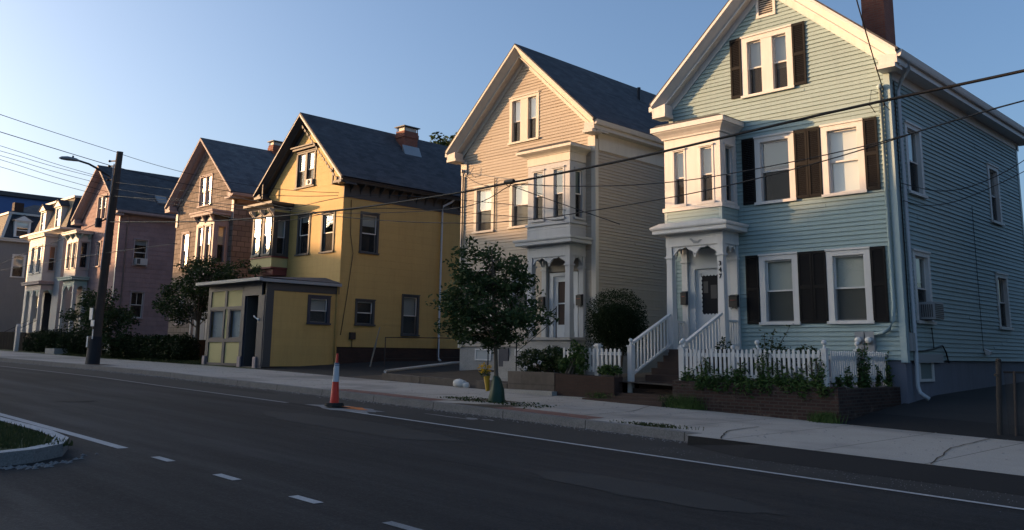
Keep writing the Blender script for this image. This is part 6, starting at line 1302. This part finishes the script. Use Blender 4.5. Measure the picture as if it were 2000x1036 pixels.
wire('thin wire between the clamp and the right edge crossing the blue house windows', [(3, 12.8, 5.6), (-1, 12.8, 5.15), (-3.1, 12.8, 4.98), (-5.26, 12.8, 4.7), (-7.7, 12.8, 4.58), (-9.25, 12.8, 4.62), (-10.94, 12.8, 4.79), (-12.6, 12.7, 5.03)], .009)
wire('uppermost wire meeting the top of the utility pole', [(-24.3, 2.0, 8.2), (-29.28, 7.56, 8.5), (-34.3, 13.15, 9.0)], .011)
wire('second wire from the top left to the utility pole', [(-28.6, 3.5, 8.45), (-31.73, 8.25, 8.5), (-34.85, 13.0, 8.58)], .014)
for i, (a, z) in enumerate((((-33.98, 8.89, 8.5), 8.0), ((-34.9, 9.15, 8.5), 7.95), ((-35.76, 9.39, 8.5), 7.75), ((-36.56, 9.62, 8.5), 7.5), ((-38.06, 10.04, 8.5), 7.3))):
    e = Vector((-34.7, 13.0, z)); d = (Vector(a) - e); wire('%s of five thin parallel wires left of the pole' % ['uppermost', 'second from the top', 'middle one', 'second lowest', 'lowest'][i], [Vector(a) + d * 2.2 + Vector((0, 0, .2)), Vector(a) + d, a, e.lerp(Vector(a), .5) - Vector((0, 0, .04)), e], .009, 'parallel wires left of the pole')
wire('service wire from pole top to the yellow house corner', sag((-34.4, 13.2, 9.0), (-30.0, 20.35, 7.95), .35), .010)
wire('second service wire from the pole to the yellow house', sag((-34.7, 13.1, 8.55), (-30.1, 20.4, 7.85), .4), .012)
for i, (dz, q) in enumerate(((0, (-24.5, 13.0, 6.3)), (-.25, (-24.3, 13.0, 5.75)), (-.5, (-24.1, 13.0, 5.4)))):
    wire('%s of three slack wires from the pole past the yellow house' % ['uppermost', 'middle one', 'lowest'][i], [(-34.6, 13.1, 7.9 + dz), (-28.6, 13.05, 6.75 + dz * .8), q, (-21.5, 13.0, q[2] - .25), (-18.5, 14, q[2] - .1), (-18, 21.0, q[2] + .3)] if i else [(-34.6, 13.1, 7.9), (-28.6, 13.05, 6.85), (-23.9, 13, 6.0), (-20.0, 13, 5.22), (-14.6, 12.95, 4.75), (-12.6, 12.7, 4.98)], .009, 'slack wires right of the pole')
wire('service wire from the clamp down to the corner of the beige house', sag((-12.4, 12.6, 5.03), (-23.6, 21.4, 8.1), .25), .011)
wire('service wire crossing low in front of the beige house bay', [(-12.5, 12.6, 4.98), (-11.9, 13, 4.7), (-10.9, 14.2, 4.2), (-17.4, 20.9, 5.3)][:3], .009)
wire('twisted service wire dropping from the top edge to the blue house corner', [(-4.4, 10.0, 9.6), (-5.7, 13.5, 9.3), (-6.64, 16.0, 8.9), (-7.2, 18.2, 8.05), (-7.6, 19.75, 7.62)], .014)
k = MB(); 
for a, b in (((-7.75, 19.85, 7.6), (-7.95, 19.8, 7.35)), ((-7.7, 19.85, 7.6), (-7.62, 19.8, 7.3))): k.tube([a, ((a[0] + b[0]) / 2, 19.7, 7.66), b, (b[0] + .1, 19.85, 7.15)], .01, 5); k.ball(b, .03, 6, 4)
k.build('service_loop', M['cable'], BH)
wire('sagging wire at the right crossing the side wall of the blue house', [(-3.4, 24, 8.2), (-5.16, 22, 6.2), (-6.2, 21.5, 5.55), (-6.9, 20.9, 5.35), (-7.5, 20.1, 5.5)], .010, 'wires at the blue house side')
wire('lower wire looping past the side wall of the blue house', [(-3.0, 24, 7.6), (-5.3, 22.5, 6.0), (-6.5, 21.3, 5.2), (-7.1, 20.6, 5.0), (-7.48, 20.2, 5.1)], .009, 'wires at the blue house side')
wire('long wire sweeping down across the left houses to the pole', [(-55, 14, 5.3), (-50, 13.6, 5.6), (-45, 13.4, 5.9), (-40, 13.3, 6.15), (-35.5, 13.1, 6.45)], .013)
wire('level wire across the pink house behind the pole', [(-60, 16, 6.0), (-50, 15, 5.7), (-42, 14, 5.4), (-34.9, 13.1, 5.15), (-28.2, 12.9, 5.0)], .012)

# ================================================================ HOUSES ACROSS THE STREET (out of frame, they cast the evening shade)
def opposite(label, x0, x1, y0, y1, ze, zr, xr=None, m='opp'):
    """gable house on the camera side of the street, ridge along y"""
    xr = (x0 + x1) / 2 if xr is None else xr; zb = gz((x0 + x1) / 2)
    T = thing('opposite_house', label, 'house', ((x0 + x1) / 2, y1, zb), 'houses across the street behind the viewer')
    k = MB(); k.prism(Fr('front', 0), [(x0, zb - .2), (x1, zb - .2), (x1, ze), (xr, zr - .15), (x0, ze)], -y0, -y1); k.build('wall', M[m], T)
    k = MB(); k.prism(Fr('front', 0), [(x0 - .3, ze - .05), (xr, zr - .1), (xr, zr), (x0 - .3, ze + .08)], -(y0 - .3), -(y1 + .3)); k.prism(Fr('front', 0), [(x1 + .3, ze - .05), (xr, zr - .1), (xr, zr), (x1 + .3, ze + .08)], -(y0 - .3), -(y1 + .3)); k.build('roof', M['shingle'], T)
    for fl in range(int((ze - zb) / 3)):
        for i in range(3):
            u = x0 + (x1 - x0) * (i + .5) / 3; z = zb + 1 + fl * 3; k = MB(); Bf = Fr('back', y1); k.box(Bf, u - .5, u + .5, .001, .04, z, z + 1.7); wn = k.build('window', M['white'], T)
            k = MB(); k.box(Bf, u - .38, u + .38, .041, .05, z + .12, z + 1.58); k.build('glass', M['dark'], T, wn)
    return T
T = thing('added_shade_house', 'unseen tall house added across the driveway to shade the side wall of the blue house', 'house', (2.2, 24, 1.0))  # unseen house, added to keep skylight off the blue side wall
k = MB(); k.prism(Fr('front', 0), [(-1.6, .2), (6.0, .2), (6.0, 8.6), (2.2, 12.0), (-1.6, 8.6)], -20.5, -33); k.build('wall', M['charcoal'], T)
k = MB(); k.prism(Fr('front', 0), [(-2.0, 8.3), (2.2, 12.05), (6.4, 8.3), (6.4, 8.5), (2.2, 12.3), (-2.0, 8.5)], -20.1, -33.4); k.build('roof', M['shingle'], T)
OPP = [(-76.5, -66.3, 13.0, 15.1, -67.2, 'opp'), (-90, -83.6, 14.6, 15.7, None, 'opp2'), (-99.5, -90.4, 14.3, 15.5, None, 'opp'), (-110, -100, 14.4, 15.5, None, 'opp2'), (-121, -110.5, 14.9, 16.2, None, 'opp'), (-133, -121.5, 15.2, 16.8, None, 'opp2'), (-150, -134, 15.4, 16.6, None, 'opp')]
for i, (a, b, ze, zr, xr, m) in enumerate(OPP): opposite('three storey house across the street, number %s in its row beyond the picture' % ['one', 'two', 'three', 'four', 'five', 'six', 'seven'][i], a, b, -26, -14, ze, zr, xr, m)
tree('opposite_tree', 'tall leafy tree across the street before the gable houses, outside the picture', 'tree', (-33, -11, .8), 11, .25, [(-34, -11, 10.4, 3.2, 2.4, 2.8), (-31, -11, 8.4, 2.6, 2.2, 2.4), (-37, -11.5, 8.0, 2.4, 2.2, 2.2)], 170, 45, .24, 'leaf', cr=.95)
for i, (a, b) in enumerate(((-64, -55), (-52, -44), (-41, -33), (-30, -20))): opposite('gable house across the street, outside the picture, %s from the viewer' % ['farthest', 'third', 'second', 'nearest'][i], a, b, -26, -15, 7.5, 10.5, None, 'opp2' if i % 2 else 'opp')
tree('opposite_tree', 'tall tree across the street between the three storey houses, outside the picture', 'tree', (-80.2, -15, 1.4), 15, .3, [(-80.8, -15, 12.6, 3.4, 2.6, 4.0), (-78.6, -15, 10.2, 2.6, 2.4, 4.4), (-81.5, -15, 6.5, 3, 3, 4)], 210, 45, .26, 'leaf', cr=1.0)
tree('opposite_tree', 'tree across the street nearest the viewer, outside the picture', 'tree', (-26, -8.5, .7), 8, .2, [(-26, -9, 7.0, 3.0, 2.4, 2.6), (-24, -9, 6.0, 2.2, 2, 2)], 120, 45, .2, 'leaf', cr=.8)
